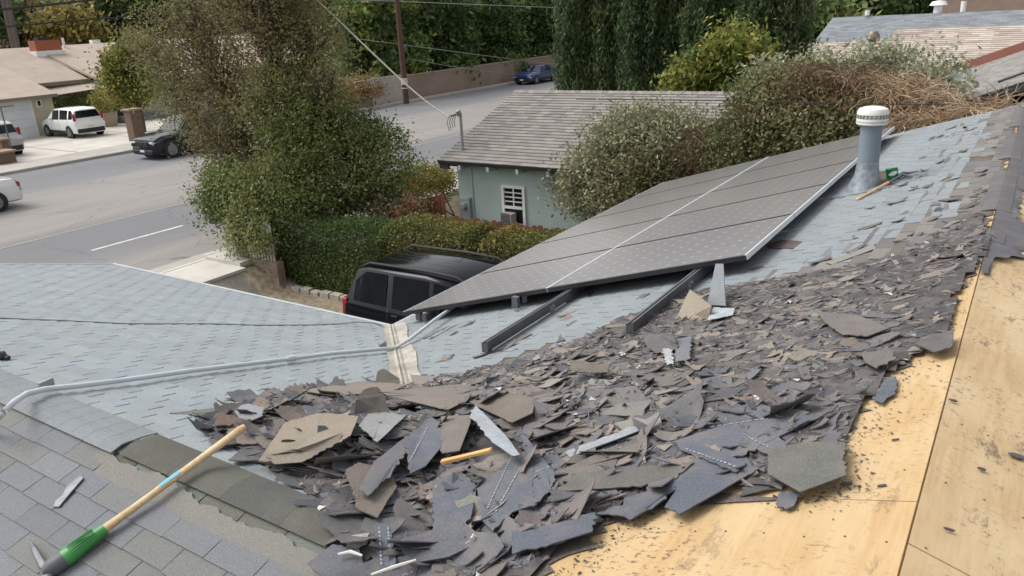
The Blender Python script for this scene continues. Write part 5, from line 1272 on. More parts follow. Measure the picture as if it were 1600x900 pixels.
subpart(b, 'panel_groove', M('groove_grey', C(168, 172, 176)), fh, gd)
b = MB(); b.box((-49.05, y1-5.15, .12), (-48.98, y1-5.0, 2.4)); b.box((-49.05, y1, .12), (-48.98, y1+.12, 2.4)); b.build('door_frame', mw, fh)
def fwin(x, pxa, pya, pxb, pyb, mt=mgl):
    a, c2 = AX(pxa, pya, x), AX(pxb, pyb, x); y0, y1_ = float(a[1]), float(c2[1]); z1, z0 = float(a[2]), float(c2[2])
    b = MB(); e = .07
    b.box((x-.02, y0-e, z0-e), (x+.05, y1_+e, z0)); b.box((x-.02, y0-e, z1), (x+.05, y1_+e, z1+e)); b.box((x-.02, y0-e, z0), (x+.05, y0, z1)); b.box((x-.02, y1_, z0), (x+.05, y1_+e, z1))
    w_ = b.build('window', mw, fh); b = MB(); b.quad((x+.01, y0, z0), (x+.01, y1_, z0), (x+.01, y1_, z1), (x+.01, y0, z1)); subpart(b, 'pane', mt, fh, w_)
mgreen = M('green_pane', C(104, 124, 120), C(90, 110, 108), 2, .2)
fwin(-49.05, 57, 158, 64, 165); fwin(-52.7, 68, 151, 74, 163, mgreen); fwin(-52.7, 76, 146, 88, 161, mgreen); fwin(-52.7, 138, 146, 145, 154)
b = MB(); a = AX(178, 150, -50.5); b.box((-50.5, float(a[1])-.2, .5), (-50.44, float(a[1])+1.1, 2.6)); b.build('doorway', mblk, fh)
b = MB(); ay = float(AX(182, 180, -49.8)[1]); b.box((-50.4, ay, .1), (-49.0, ay+3, .32)); b.box((-50.4, ay+.1, .32), (-49.5, ay+3, .5)); b.build('porch_steps', M('step_grey', C(120, 122, 124)), fh)
cz = AX(77, 91, -56.5); b = MB(); cyy = float(cz[1]); b.box((-57.1, cyy-.85, 4.2), (-56.2, cyy+.85, 5.45)); ch_ = b.build('chimney', M('chimney_brick', C(166, 98, 76), C(148, 86, 66), 6, .9, fine=.3, fscale=20), fh)
b = MB(); b.box((-57.2, cyy-.95, 4.2), (-56.12, cyy+.95, 4.78)); subpart(b, 'chimney_flashing', mw, fh, ch_)
b = MB(); b.box((-57.0, cyy-.5, 5.45), (-56.4, cyy+.4, 5.65)); subpart(b, 'chimney_cap', mblk, fh, ch_)
b = MB(); p = AX(99, 66, -57.5); b.tube([(-57.5, float(p[1]), 4.8), (-57.5, float(p[1]), 5.55)], .09, 8); b.build('vent_pipe', mw, fh)
b = MB(); p = AX(148, 64, -58.5); b.box((-58.7, float(p[1])-.3, 4.9), (-58.3, float(p[1])+.3, 5.3)); b.build('roof_box', mw, fh)
b = MB(); b.slab([(-51.7, 25.0, 2.55), (-50.2, 25.2, 2.25), (-50.2, 28.4, 2.4), (-51.7, 28.4, 2.7)], .03, n=Vector((0, 0, 1))); b.build('shade_cloth', M('tan_cloth', C(170, 158, 144)), fh)
# brick pillars at the driveway
mpb = M('brown_brick', C(124, 102, 86), C(104, 84, 70), 7, .9, fine=.4, fscale=18)
for (px, pt, pb, lab, w_) in ((216, 168, 223, 'tall brown gate pillar at the right of the far driveway', .30), (8, 234, 265, 'brown gate pillar at the left picture edge before the silver car', .42), (10, 215, 240, 'narrow brown timber post behind the left gate pillar', .16)):
    xx = -39.9 if w_ > .2 else -40.8
    a = AX(px, pb, xx); t = AX(px, pt, xx); b = MB(); r = empty('gate_pillar', (xx, float(a[1]), .1), lab, 'pillar')
    b.box((xx-w_, float(a[1])-w_, .1), (xx+w_, float(a[1])+w_, float(t[2])-.1)); b.build('shaft', mpb, r); b = MB(); b.box((xx-w_-.08, float(a[1])-w_-.08, float(t[2])-.1), (xx+w_+.08, float(a[1])+w_+.08, float(t[2]))); b.build('capstone', M('cap_brown', C(148, 126, 108)), r, bevel=.02)
# street pole near garage (thin), far poles, lamp
p = AX(20, 240, -41.5); t = AX(17, 165, -41.5); b = MB(); b.tube([(-41.5, float(p[1]), .1), (-41.5, float(p[1]), float(t[2]))], .035, 6); b.box((-41.53, float(p[1])-.8, float(t[2])-.04), (-41.47, float(p[1])+.6, float(t[2])+.02)); tag(b.build('sign_post', M('post_grey', C(110, 108, 104))), 'thin grey post with a crossbar in front of the white garage door', 'post')
mpole = M('pole_wood', C(96, 66, 54), C(78, 56, 46), 5, .9, fine=.3, fscale=30); mpole2 = M('far_pole_wood', C(92, 82, 78))
b = MB(); base = Vector(GZ(635, 162, .1)); top = Vector(AX(620, 0, base.x-.1)); hi = top+(top-base).normalized()*4.2
up_ = empty('utility_pole', base, 'tall reddish brown utility pole standing by the block wall across the street', 'pole')
b.tube([base, top, hi], [.21, .16, .14], 10); b.build('shaft', mpole, up_, smooth=True)
b = MB(); b.box((-1.1, -.06, -.06), (1.1, .06, .06), M4=T(hi-Vector((0, 0, .6)))); b.build('crossarm', mpole, up_)
b = MB(); b.tube([base.lerp(top, .19), base.lerp(top, .255)], [.225, .22], 10); b.tube([base.lerp(top, .15), base.lerp(top, .16)], [.225, .225], 10); b.build('marker_band', M('band_white', C(190, 184, 174)), up_)
for (pa_, pb_, x, lab) in (((18, 75), (2, -10), -66, 'thick brown pole at the top left corner behind the tan roof'), ((25, 75), (8, -20), -69, 'leaning dark pole beside the thick one at the top left corner'), ((40, 58), (31, 28), -80, 'small distant lamp post at the top left')):
    a, t = Vector(AX(*pa_, x)), Vector(AX(*pb_, x)); a2 = Vector((a.x, a.y, 0)); r = empty('street_pole', a2, lab, 'pole')
    b = MB(); b.tube([a2, t], [.2, .16] if x > -75 else [.12, .1], 8); b.build('shaft', mpole2, r)
    b = MB(); b.box((-.05, -.7, -.1), (.05, .7, 0), M4=T(t)); b.build('arm', mpole2, r)
mwire = M('black_cable', C(44, 44, 46)); mwire2 = M('pale_cable', C(150, 150, 146))
for (pts, x, r, lab, mt) in (([(-60, 24), (0, 15), (80, 7), (175, -4)], -37, .05, 'thick black power cable crossing the top left corner', mwire), ([(-60, 49), (0, 43), (80, 35), (200, 26), (420, 12), (620, 3)], -38, .035, 'lower black power cable crossing the top left', mwire), ([(560, 0), (620, 2), (740, 7), (872, 12), (1000, 16)], -37, .03, 'upper dark wire running right from the utility pole', mwire2), ([(560, 61), (630, 70), (720, 82), (820, 95), (900, 104), (1050, 112)], -37, .022, 'middle thin wire before the dark green trees', mwire2), ([(640, 92), (700, 103), (796, 116), (900, 126)], -37, .02, 'lowest thin wire before the block wall', mwire2)):
    P = [AX(px, py, x) for px, py in pts]; b = MB(); b.tube(P, r, 5); tag(b.build('power_line', mt), lab, 'wire')
b = MB(); b.tube([AY(px, py, 12.6) for px, py in ((900, 155), (1100, 157), (1262, 160), (1400, 163), (1555, 164), (1700, 162))], .006, 5); tag(b.build('power_line', mwire), 'thin black wire passing in front of the dry vines behind the vent', 'wire')
# block wall
zw0, zw1 = 0.0, 1.75
bw = empty('block_wall', (-38, 43, 0), 'long tan block wall running beside the street under the big trees', 'wall')
b = MB(); b.box((-38.1, 38.5, 0), (-37.9, 120, 1.72)); b.build('wall', M('tan_blocks', C(150, 132, 118), C(138, 120, 108), .6, .9, fine=.2, fscale=8), bw)
b = MB(); b.box((-38.14, 38.5, 1.72), (-37.86, 120, 1.80)); b.build('coping', M('wall_coping', C(160, 144, 130)), bw)
b = MB(); ya = float(AX(590, 150, -37.85)[1]); yb = float(AX(632, 150, -37.85)[1]); b.box((-37.88, ya-.6, 0), (-37.8, yb, 1.9)); b.build('pale_panel', M('pale_blocks', C(186, 180, 168), C(168, 160, 148), 3, .9, fine=.3, fscale=14), bw)
# ================================================================ RIGHT BACKGROUND HOUSES
def roofhouse(name, lab, base, quads, roofmat_cols, wall, fasc=None, e=.18, wt_=.4, seed=1, extra=None):
    r = empty(name, base, lab, 'house'); b = MB(); bs = MB(); rn = random.Random(seed)
    for (o, u, v, LU, LV) in quads:
        o = Vector(o); u = Vector(u).normalized(); v = Vector(v).normalized(); n = u.cross(v).normalized()
        b.slab([o, o+u*LU, o+u*LU+v*LV, o+v*LV], .12, n=n)
        shroof(o+n*.002, u, v, n, LU, LV, e, wt_, seed, roofmat_cols, th=.02, stag=.37, jit=.10, slot=0, mb=bs)
    b.build('roof', fasc or M('white_fascia', C(200, 196, 190)), r); bs.build('shingles', MROOFN, r)
    b = MB()
    for (lo, hi) in wall: b.box(lo, hi)
    b.build('wall', mcream, r); return r
PK = [C(186, 172, 162), C(176, 160, 150), C(196, 184, 174)]; GB = [C(142, 147, 152), C(150, 154, 158), C(134, 138, 144)]; NG = [C(134, 130, 126), C(144, 140, 134), C(126, 124, 122)]
# grey roof, farthest
rl, rr_ = AY(1320, 27, 46), AY(1640, 10, 46)
h1_ = roofhouse('neighbour_house', 'distant house with a grey-blue shingle roof at the top right', (float(rl[0]), 44, 0), [((float(rl[0])-.6, 38, float(rl[2])-2.2), (1, 0, 0), (0, 8, 2.2), 16, math.hypot(8, 2.2)), ((float(rl[0])-.6+16, 54, float(rl[2])-2.2), (-1, 0, 0), (0, -8, 2.2), 16, math.hypot(8, 2.2))], GB, [((float(rl[0]), 38.6, -.5), (float(rl[0])+15, 53.4, float(rl[2])-2.1))], seed=5)
p = AY(1466, 12, 46.2); b = MB(); b.lathe([(.0, .35), (.3, .3), (.42, .12), (.2, .1), (.2, -.3)], 14, T(p)); b.build('dome_vent', mw, h1_, smooth=True)
p = AY(1355, 24, 45.8); b = MB(); b.tube([p, p+np.array([0, 0, .25])], .12, 8); b.build('pipe_vent', mw, h1_)
p = AY(1505, 12, 46.2); b = MB(); b.tube([p-np.array([0, 0, .4]), p+np.array([0, 0, .3])], .12, 8); b.build('pipe_vent', mw, h1_)
b = MB(); a = AY(1470, -8, 55); b.box((float(a[0]), 55, 0), (float(a[0])+14, 62, float(AY(1500, -20, 55)[2]))); bb_ = empty('far_building', (float(a[0])+6, 58, 0), 'plain tan building wall at the top right corner', 'building'); b.build('wall', M('tan_stucco', C(150, 128, 112)), bb_); b = MB(); zt = float(AY(1500, -20, 55)[2]); b.box((float(a[0])-.2, 54.8, zt), (float(a[0])+14.2, 62.2, zt+.15)); b.build('roof', mfas, bb_)
# pink tan roofs
ql = AY(1398, 46, 33); 
h2_ = roofhouse('neighbour_house', 'house with a pinkish tan shingle roof and red fascia at the upper right', (float(ql[0]), 31, 0), [((float(ql[0]), 26, float(ql[2])-2.4), (1, 0, 0), (0, 7, 2.4), 14, math.hypot(7, 2.4)), ((float(ql[0])+14, 40, float(ql[2])-2.4), (-1, 0, 0), (0, -7, 2.4), 14, math.hypot(7, 2.4))], PK, [((float(ql[0])+.4, 26.5, -.5), (float(ql[0])+13, 39.5, float(ql[2])-2.3))], seed=6)
p = AY(1365, 48, 27); kv = depth(p)/FPX; b = MB(); b.lathe([(0, 0), (6*kv, -1*kv), (10*kv, -6*kv), (10*kv, -11*kv), (6*kv, -15*kv), (5*kv, -30*kv)], 20, T(p)); tv = b.build('turbine_vent', M('vent_brown', C(112, 100, 90), C(140, 130, 122), 6, .5, .3), h2_, smooth=True)
qs = AY(1262, 66, 36)
h3_ = roofhouse('neighbour_house', 'low house with a pale pinkish roof behind the silvery bushes', (float(qs[0]), 34, 0), [((float(qs[0]), 30.5, float(qs[2])-1.6), (1, 0, 0), (0, 5, 1.6), 5.5, math.hypot(5, 1.6)), ((float(qs[0])+5.5, 40.5, float(qs[2])-1.6), (-1, 0, 0), (0, -5, 1.6), 5.5, math.hypot(5, 1.6))], PK, [((float(qs[0])+.3, 31, -.5), (float(qs[0])+5, 40, float(qs[2])-1.6))], seed=7)
# nearest neighbour: slope facing left
a = Vector(AY(1490, 163, 15)); c2 = Vector(AY(1600, 128, 15)); ss = (c2.z-a.z)/(c2.x-a.x); v = Vector((1, 0, ss)).normalized(); n_ = Vector((-ss, 0, 1)).normalized()
d = ray(1445, 108); k = ((a-Vector(EYE)).dot(n_))/Vector([float(q) for q in d]).dot(n_); far_ = Vector([float(q) for q in EYE+d*k]); print('neigh far', far_, 'slope', ss)
o = a - v*1.6; LVn = 5.2; yb_ = max(18.5, min(far_.y, 24))
h4_ = empty('neighbour_house', (1.0, 17, -.6), 'nearest neighbouring house with a grey shingle slope rising to the right edge', 'house')
b = MB(); b.slab([o, o+v*LVn, o+v*LVn+Vector((0, yb_-15, 0)), o+Vector((0, yb_-15, 0))], .14, n=n_); top_ = o+v*LVn
v2 = Vector((1, 0, -ss)).normalized(); b.slab([top_, top_+v2*LVn, top_+v2*LVn+Vector((0, yb_-15, 0)), top_+Vector((0, yb_-15, 0))], .14, n=Vector((ss, 0, 1)).normalized())
b.build('roof', M('dark_rake', C(60, 62, 66)), h4_)
bs = shroof(o+Vector((0, yb_-15, 0))+n_*.003, (0, -1, 0), v, n_, yb_-15, LVn, .13, .33, 9, NG, th=.01, stag=.5, jit=.05, slot=.008); bs.build('shingles', MROOFN, h4_)
b = MB(); b.slab([o+Vector((0, yb_-15.0, .02)), o+v*LVn+Vector((0, yb_-15.0, .02)), o+v*LVn+Vector((0, yb_-14.95, .24)), o+Vector((0, yb_-14.95, .24))], .05, n=Vector((0, -1, 0))); b.build('red_fascia', M('red_wood', C(132, 84, 70)), h4_)
b = MB(); b.box((o.x+.7, 15.4, -.9), (top_.x+3, yb_-.3, a.z-.15)); b.build('wall', M('slate_wall', C(92, 104, 116)), h4_)
b = MB(); q0 = o+v*(LVn*.42)+n_*.02; b.tube([q0+Vector((0, 1.2, .02)), q0+v*.9+Vector((0, 1.25, .05)), q0+v*1.5+Vector((0, 1.5, .04))], .02, 5); tag(b.build('fallen_branch', M('dark_twig', C(60, 54, 48))), 'dark fallen branch lying on the grey neighbouring roof', 'branch')
# ================================================================ FENCES, WALLS, HEDGES
fx0, fx1 = -16.35, -14.9
fe = empty('picket_fence', (fx0, 11.55, 0), 'weathered white picket fence on a low block wall, overgrown with ivy', 'fence')
b = MB(); b.box((fx0, 11.5, -.75), (fx1+.3, 11.72, .12)); b.build('block_base', M('tan_block_base', C(150, 134, 118), C(130, 114, 100), 3, .9, fine=.35, fscale=14), fe)
mpk = M('weathered_white', C(196, 192, 182), C(160, 154, 142), 5, .8)
for i in range(15):
    x = fx0+.04+i*.11; b = MB(); z1 = 1.02+.02*math.sin(i*3)
    b.slab([(x, 11.57, .12), (x+.065, 11.57, .12), (x+.065, 11.57, z1), (x+.032, 11.57, z1+.06), (x, 11.57, z1)], .02, n=Vector((0, -1, 0))); b.build('picket', mpk, fe)
for z in (.3, .85):
    b = MB(); b.box((fx0, 11.60, z), (fx1+.1, 11.64, z+.07)); b.build('rail', mpk, fe)
kb = MB()
for i in range(17):
    x = -14.7+i*.33; r1 = rnd.uniform(.26, .31); kb.box((x, 11.62, -.62), (x+r1, 11.80, -.47+rnd.uniform(-.02, .03)), M4=None)
tag(kb.build('stone_edging', M('edging_block', C(178, 170, 158), C(150, 142, 130), 6, .9, fine=.3, fscale=30), bevel=.02), 'pale stone edging along the foot of the hedge', 'edging')
fb = empty('board_fence', (-9, 13.7, -.6), 'red-brown dog-eared board fence between the hedge and the green house', 'fence')
mrw = M('redwood_boards', C(128, 74, 56), C(106, 62, 48), 4, .85, fine=.3, fscale=30)
nb = 0
for i in range(44):
    x = -11.0+i*.15
    z1 = 1.1+.03*math.sin(i*1.7); b = MB(); b.slab([(x, 13.7, -.7), (x+.135, 13.7, -.7), (x+.135, 13.7, z1-.04), (x+.10, 13.7, z1), (x+.035, 13.7, z1), (x, 13.7, z1-.04)], .02, n=Vector((0, -1, 0))); b.build('board', mrw, fb)
b = MB(); b.box((-11, 13.66, .8), (-4.4, 13.70, .88)); b.build('rail', mrw, fb)
fb2 = empty('board_fence', (-12.5, 14.2, -.6), 'short run of red-brown boards left of the green house corner', 'fence')
for i in range(9):
    x = -13.15+i*.15; z1 = 1.0+.05*i*.9; b = MB(); b.box((x, 14.6, -.7), (x+.135, 14.62, z1)); b.build('board', mrw, fb2)
def hedge(name, label, boxes, n, size, pal, seed, patch=2.):
    r0 = boxes[0]; root = empty(name, ((r0[0]+r0[3])/2, (r0[1]+r0[4])/2, r0[2]), label, 'hedge'); rng = np.random.default_rng(seed); Ps = []; b = MB()
    for bx in boxes:
        x0_, y0_, z0_, x1_, y1_, z1_ = bx; dx, dy, dz = x1_-x0_, y1_-y0_, z1_-z0_
        a = [dx*dz, dx*dz*.3, dy*dz, dy*dz, dx*dy*1.2]; tot = sum(a)
        for i, ar in enumerate(a):
            m_ = int(n*ar/tot/len(boxes)*(1)); u, v_ = rng.random(m_), rng.random(m_); e = rng.normal(size=m_)*.035
            u = u*1.0
            if i == 0: P = np.stack([x0_+dx*u, y0_+e, z0_+dz*v_], 1)
            elif i == 1: P = np.stack([x0_+dx*u, y1_+e, z0_+dz*v_], 1)
            elif i == 2: P = np.stack([x0_+e, y0_+dy*u, z0_+dz*v_], 1)
            elif i == 3: P = np.stack([x1_+e, y0_+dy*u, z0_+dz*v_], 1)
            else: P = np.stack([x0_+dx*u, y0_+dy*v_, z1_+e*1.5], 1)
            # soften corners, waviness
            P[:, 2] += .05*np.sin(P[:, 0]*3.1+seed)*(P[:, 2]-z0_)/dz; P[:, 1] += .05*np.sin(P[:, 0]*2.3+P[:, 2]*4)
            cx_, cy_ = (x0_+x1_)/2, (y0_+y1_)/2; tz = np.clip((P[:, 2]-(z1_-.3))/.3, 0, 1)**2*.18
            P[:, 0] += np.sign(cx_-P[:, 0])*tz*(np.abs(P[:, 0]-cx_) > dx/2-.25); P[:, 1] += np.sign(cy_-P[:, 1])*tz*(np.abs(P[:, 1]-cy_) > dy/2-.25)
            ez_ = np.clip((np.abs(P[:, 0]-cx_)-(dx/2-.3))/.3, 0, 1)**2*.2; P[:, 2] -= ez_*(i == 4)
            Ps.append(P)
        b.box((x0_+.12, y0_+.12, z0_), (x1_-.12, y1_-.12, z1_-.16))  # solid dark box added as core so the hedge is not see-through
    P = np.concatenate(Ps); V, F, cc = leafmesh(P, size, rng, pal, .6, .5, patch); mesh_np('foliage', V, F, MLEAF, root, cols=cc)
    b.build('hedge_core', M('dark_core', C(42, 44, 30), C(56, 50, 36), 9, .95), root); return root
HG = [C(52, 68, 36), C(60, 78, 42), C(68, 84, 46), C(80, 92, 52)]; GOLD = [C(74, 80, 44), C(98, 94, 52), C(116, 106, 60), C(128, 112, 68), C(104, 88, 60)]
hedge('clipped_hedge', 'dense dark green clipped hedge behind the black off-roader', [(-14.85, 11.9, -.6, -11.6, 13.1, 1.02)], 26000, .055, HG, 3)
hedge('clipped_hedge', 'clipped hedge with yellow-brown patches joining the right end of the dark green one', [(-11.7, 11.95, -.6, -9.15, 13.2, 1.22)], 20000, .06, [HG[2], GOLD[0], GOLD[1], GOLD[1], GOLD[2]], 4, 1.2)
hedge('clipped_hedge', 'golden brown hedge beside the board fence below the window', [(-9.05, 12.05, -.6, -6.2, 13.3, 1.20)], 19000, .06, GOLD, 5)
# reds
def shrub(name, label, blobs, ncl, per, spread, size, pal, seed, base=None, stems=14, cat='shrub', **k):
    c = blobs[0][0]; base = base or (c[0], c[1], -.6)
    return tree(name, label, cat, base, blobs, ncl, per, spread, size, pal, seed, trunk=.035, twigs=stems, **k)
shrub('flowering_shrub', 'small shrub with red flowers at the left foot of the hedge', [bl(432, 420, 11.75, 16, .18, 26)], 120, 10, .06, .05, [C(70, 72, 44), C(90, 70, 46), C(150, 48, 34), C(60, 72, 40)], 51)
# ================================================================ TREES AND BUSHES
BRN = M('brown_bark', C(96, 80, 64), C(70, 58, 46), 8, .9, bmp=.5, fscale=30)
tA = [bl(250, 90, 13.8, 60, .9, 60), bl(350, 265, 12.9, 48, .7, 45), bl(520, 190, 14.1, 60, .9, 45), bl(300, 40, 14.0, 95, 1.5, 80), bl(430, 20, 14.0, 100, 1.6, 80), bl(340, 120, 13.6, 100, 1.4, 75), bl(455, 130, 14, 85, 1.3, 80), bl(270, 150, 13.5, 48, .8, 55), bl(380, 210, 13.4, 80, 1.1, 60), bl(320, 215, 13.3, 45, .7, 40), bl(420, 160, 13.2, 90, 1., 60), bl(520, 130, 14, 50, .8, 60), bl(480, 60, 14.5, 70, 1.1, 100), bl(390, -80, 14, 150, 1.8, 90)]
tree('olive_tree', 'tall sparse brownish olive tree with fine twigs standing by the near kerb', 'tree', (-15.9, 13.2, 0), tA, 2350, 24, .2, .085, OLIVE, 101, trunk=.16, bark=BRN, inner=.15, twigs=1300, aspect=.45, up=.2, patch=1.2)
tB = [bl(360, 290, 12.4, 50, .7, 42), bl(388, 330, 12.2, 48, .6, 60), bl(440, 290, 12.9, 70, .8, 45), bl(520, 270, 14.0, 90, 1.0, 62), bl(590, 255, 14.6, 62, .8, 60), bl(475, 215, 13.6, 80, 1., 55), bl(392, 352, 11.75, 44, .35, 44), bl(405, 372, 11.45, 26, .2, 28), bl(372, 372, 11.45, 18, .15, 26), bl(330, 320, 11.9, 30, .4, 26), bl(560, 210, 14.5, 50, .8, 30), bl(470, 330, 12.8, 60, .7, 40)]
tree('bushy_tree', 'dense bright green bushy tree growing over the picket fence and hedge', 'tree', (-14.0, 13.4, -.5), tB, 2900, 26, .14, .085, [C(66, 76, 44), C(74, 90, 50), C(90, 104, 60), C(106, 116, 72), C(100, 96, 66), C(98, 110, 80)], 102, trunk=.13, bark=BRN, inner=.5, twigs=260, aspect=.5, zmin=-.4)
tree('street_tree', 'small yellow-green tree before the tan house across the street', 'tree', (-43.2, 26.2, .1), [bl(202, 112, 0, 38, 1.5, 30, x=-43.3), bl(222, 90, 0, 36, 1.5, 34, x=-43), bl(190, 98, 0, 20, .9, 20, x=-43), bl(208, 140, 0, 30, 1.2, 20, x=-43.3)], 700, 26, .24, .2, [C(74, 84, 40), C(96, 100, 48), C(116, 112, 54), C(60, 70, 38)], 103, trunk=.14, bark=BRN, twigs=60)
for (px, py, rr1, lab, pl_, sd) in ((88, 172, 14, 'dark green shrub beside the garage wall across the street', G1, 61), (124, 160, 9, 'small dark potted plant on the wall behind the white hatchback', G1, 62)):
    shrub('garden_shrub', lab, [bl(px, py, 0, rr1, .7, rr1, x=-50.8)], 90, 22, .15, .14, pl_, sd, base=(-50.8, float(AX(px, py, -50.8)[1]), .1))
pt = empty('plant_pot', (-48.6, float(AX(172, 192, -48.6)[1]), .1), 'large stone pot holding a yellow-green shrub by the porch steps', 'pot')
b = MB(); b.lathe([(0, 0), (.38, 0), (.5, .55), (.55, .9), (.5, .9), (.45, .75), (0, .75)], 16, T(pt.location)); b.build('pot', M('stone_pot', C(164, 150, 128)), pt, smooth=True)
P, _c = cloudpts([((pt.location.x, pt.location.y, 1.75), (.75, .8, .62))], 110, 22, .13, np.random.default_rng(5)); V, F, cc = leafmesh(P, .13, np.random.default_rng(6), [C(112, 112, 58), C(132, 124, 66), C(92, 96, 50)]); mesh_np('plant', V, F, MLEAF, pt, cols=cc)
# dark trees above the block wall
TP_ = [C(42, 60, 36), C(54, 72, 42), C(68, 88, 50), C(86, 104, 60)]
for i, (px, py, rr1, rz1, y_, lab) in enumerate(((590, 55, 55, 55, 48, 'leafy dark green tree left of the utility pole above the wall'), (672, 50, 60, 62, 52, 'broad dark green tree just right of the utility pole'), (752, 55, 58, 52, 58, 'middle dark green tree overhanging the long block wall'), (830, 45, 52, 60, 64, 'dark green tree above the blue parked saloon'), (880, 30, 50, 60, 74, 'dark tree at the far end of the block wall'))):
    x_ = -42.0; c0_ = AX(px, py, x_); kq = depth(c0_)/FPX
    bs_ = [(tuple(c0_+np.array([dx, dy, dz])*kq), (rr1*kq*f,)*2+(rz1*kq*f,)) for dx, dy, dz, f in ((0, 0, 0, .9), (-20, -25, -20, .6), (25, 25, -22, .6), (10, -20, 40, .8), (30, 10, -40, .45), (5, 30, 30, .7), (60, 0, -45, .32), (50, -35, -42, .3))]
    tree('shade_tree', lab, 'tree', (x_, float(c0_[1]), .1), bs_, 800, 24, .38, .42, TP_ if i != 0 else TP_[1:]+[C(96, 108, 52)], 200+i, trunk=.3, inner=.6, up=.5, group='shade trees above the block wall')
shrub('brown_shrub', 'rusty brown shrub at the left end of the block wall', [bl(560, 138, 0, 34, 1.6, 14, x=-38.6), bl(530, 150, 0, 30, 1.4, 14, x=-38.2)], 260, 24, .22, .18, [C(112, 90, 64), C(126, 100, 70), C(98, 88, 62)], 71, base=(-38.8, 38, .1))
# cypress row
CY = [C(42, 58, 40), C(52, 70, 46), C(60, 78, 50), C(70, 84, 56)]
rngc = np.random.default_rng(300)
for i, (px, wd) in enumerate(((898, 27), (950, 34), (1003, 34), (1050, 32), (1095, 30), (1135, 30), (1178, 32), (1225, 38))):
    y_ = 30+(.6 if i % 2 else 0); c0_ = AY(px, 130, y_); kq = depth(c0_)/FPX; R_ = wd*kq*.9; hh = 9.5+rngc.random()*1.5; rng = np.random.default_rng(310+i)
    root = empty('cypress', (float(c0_[0]), y_, -.4), ['leftmost slim', 'second', 'third', 'fourth', 'fifth', 'sixth', 'seventh', 'rightmost broad'][i]+' dark green cypress in the row behind the green house', 'tree', 'cypresses in a row')
    nstr = 1500; th_ = rng.random(nstr)*2*np.pi; zz = rng.random(nstr)**.9*hh*.97; lob = 1+.13*np.sin(th_*5+zz*.5+i)+.1*np.sin(th_*9-zz*.8)
    prof = np.clip((zz+.6)/1.5, .6, 1)*np.clip((hh-zz)/(hh*.55), 0, 1)**.55; rr_c = R_*lob*prof*(.82+.22*rng.random(nstr))
    C0 = np.stack([c0_[0]+rr_c*np.cos(th_), y_+rr_c*np.sin(th_), zz-.3], 1)
    per = 15; P = np.repeat(C0, per, 0); tpos = np.tile(np.linspace(-.45, .55, per), nstr); P[:, 2] += tpos*.55; P[:, :2] += rng.normal(size=(len(P), 2))*.075*(1+np.abs(tpos))[:, None]
    dirs = np.tile(np.array([[0, 0, 1.]]), (len(P), 1)); V, F, cc = leafmesh(P, .2, rng, CY, .32, 0, 1.6, dirs)
    tone_ = np.repeat(np.repeat(.75+.5*rng.random(nstr), per), 4)[:, None]; mesh_np('foliage', V, F, MLEAF, root, cols=cc*tone_)  # random tone per strand in the leaf colour
    b = MB(); b.tube([(float(c0_[0]), y_, -.5), (float(c0_[0]), y_, hh*.8)], [R_*.5, R_*.25], 8); b.build('trunk', M('dark_core', C(42, 44, 30)), root)
SILV = [C(96, 100, 82), C(112, 116, 96), C(128, 130, 110), C(86, 92, 70), C(120, 112, 90)]
shrub('silvery_shrub', 'large rounded silvery green bush hiding the end of the green house', [bl(1000, 245, 15.2, 95, 1.3, 70), bl(930, 285, 15, 62, .9, 55), bl(1060, 245, 15.4, 85, 1.1, 62), bl(1010, 205, 15.6, 60, .9, 30), bl(1090, 235, 15.6, 50, .8, 40), bl(1000, 320, 14.8, 80, 1., 50)], 2600, 24, .12, .085, SILV+[C(78, 84, 56)], 401, base=(-7.6, 15.2, -.6), stems=160)
shrub('silvery_shrub', 'dark olive green bush spreading right behind the panels and vent', [bl(1200, 210, 14.3, 70, 1., 55), bl(1290, 190, 14.2, 75, 1., 60), bl(1150, 240, 14.6, 50, .8, 50), bl(1240, 150, 14.6, 70, .9, 40), bl(1360, 190, 14, 50, .8, 45), bl(1200, 155, 14.8, 45, .8, 38)], 2600, 24, .12, .075, [C(62, 70, 44), C(76, 84, 54), C(90, 96, 66), C(104, 108, 82), C(90, 76, 54)], 402, base=(-3.8, 14.4, -.6), stems=200)
shrub('silvery_shrub', 'tall spray of pale silvery leaves above the dry vines at the right', [bl(1340, 110, 15.4, 60, .8, 38), bl(1420, 112, 15.5, 55, .8, 38), bl(1280, 105, 15.6, 45, .7, 30), bl(1465, 120, 15, 55, .7, 40), bl(1370, 90, 15.6, 60, .8, 30), bl(1480, 150, 14.6, 40, .6, 25), bl(1200, 110, 15.8, 35, .6, 22)], 330, 18, .085, .085, [C(112, 118, 102), C(128, 134, 116), C(100, 108, 88), C(142, 146, 132)], 403, base=(-2.2, 15.6, -.6), stems=420, inner=.1)
shrub('citrus_shrub', 'yellow-green bush in front of the cypress row', [bl(1150, 85, 24, 42, 1.1, 30), bl(1100, 115, 24, 40, 1., 24), bl(1070, 130, 24, 25, .8, 14), bl(1180, 120, 24, 30, .8, 26)], 520, 24, .2, .2, [C(74, 86, 38), C(92, 100, 44), C(108, 108, 50), C(58, 72, 36)], 404, base=(-8, 24, -.6), stems=40)
shrub('garden_shrub', 'yellow-green garden shrub left of the green house', [bl(665, 282, 17.2, 38, .8, 22), bl(690, 290, 17, 22, .6, 20), bl(635, 290, 17.4, 28, .6, 20)], 360, 22, .12, .08, [C(98, 96, 46), C(118, 110, 52), C(84, 88, 46), C(74, 82, 44)], 405, base=(-13, 17.2, -.5), stems=30)
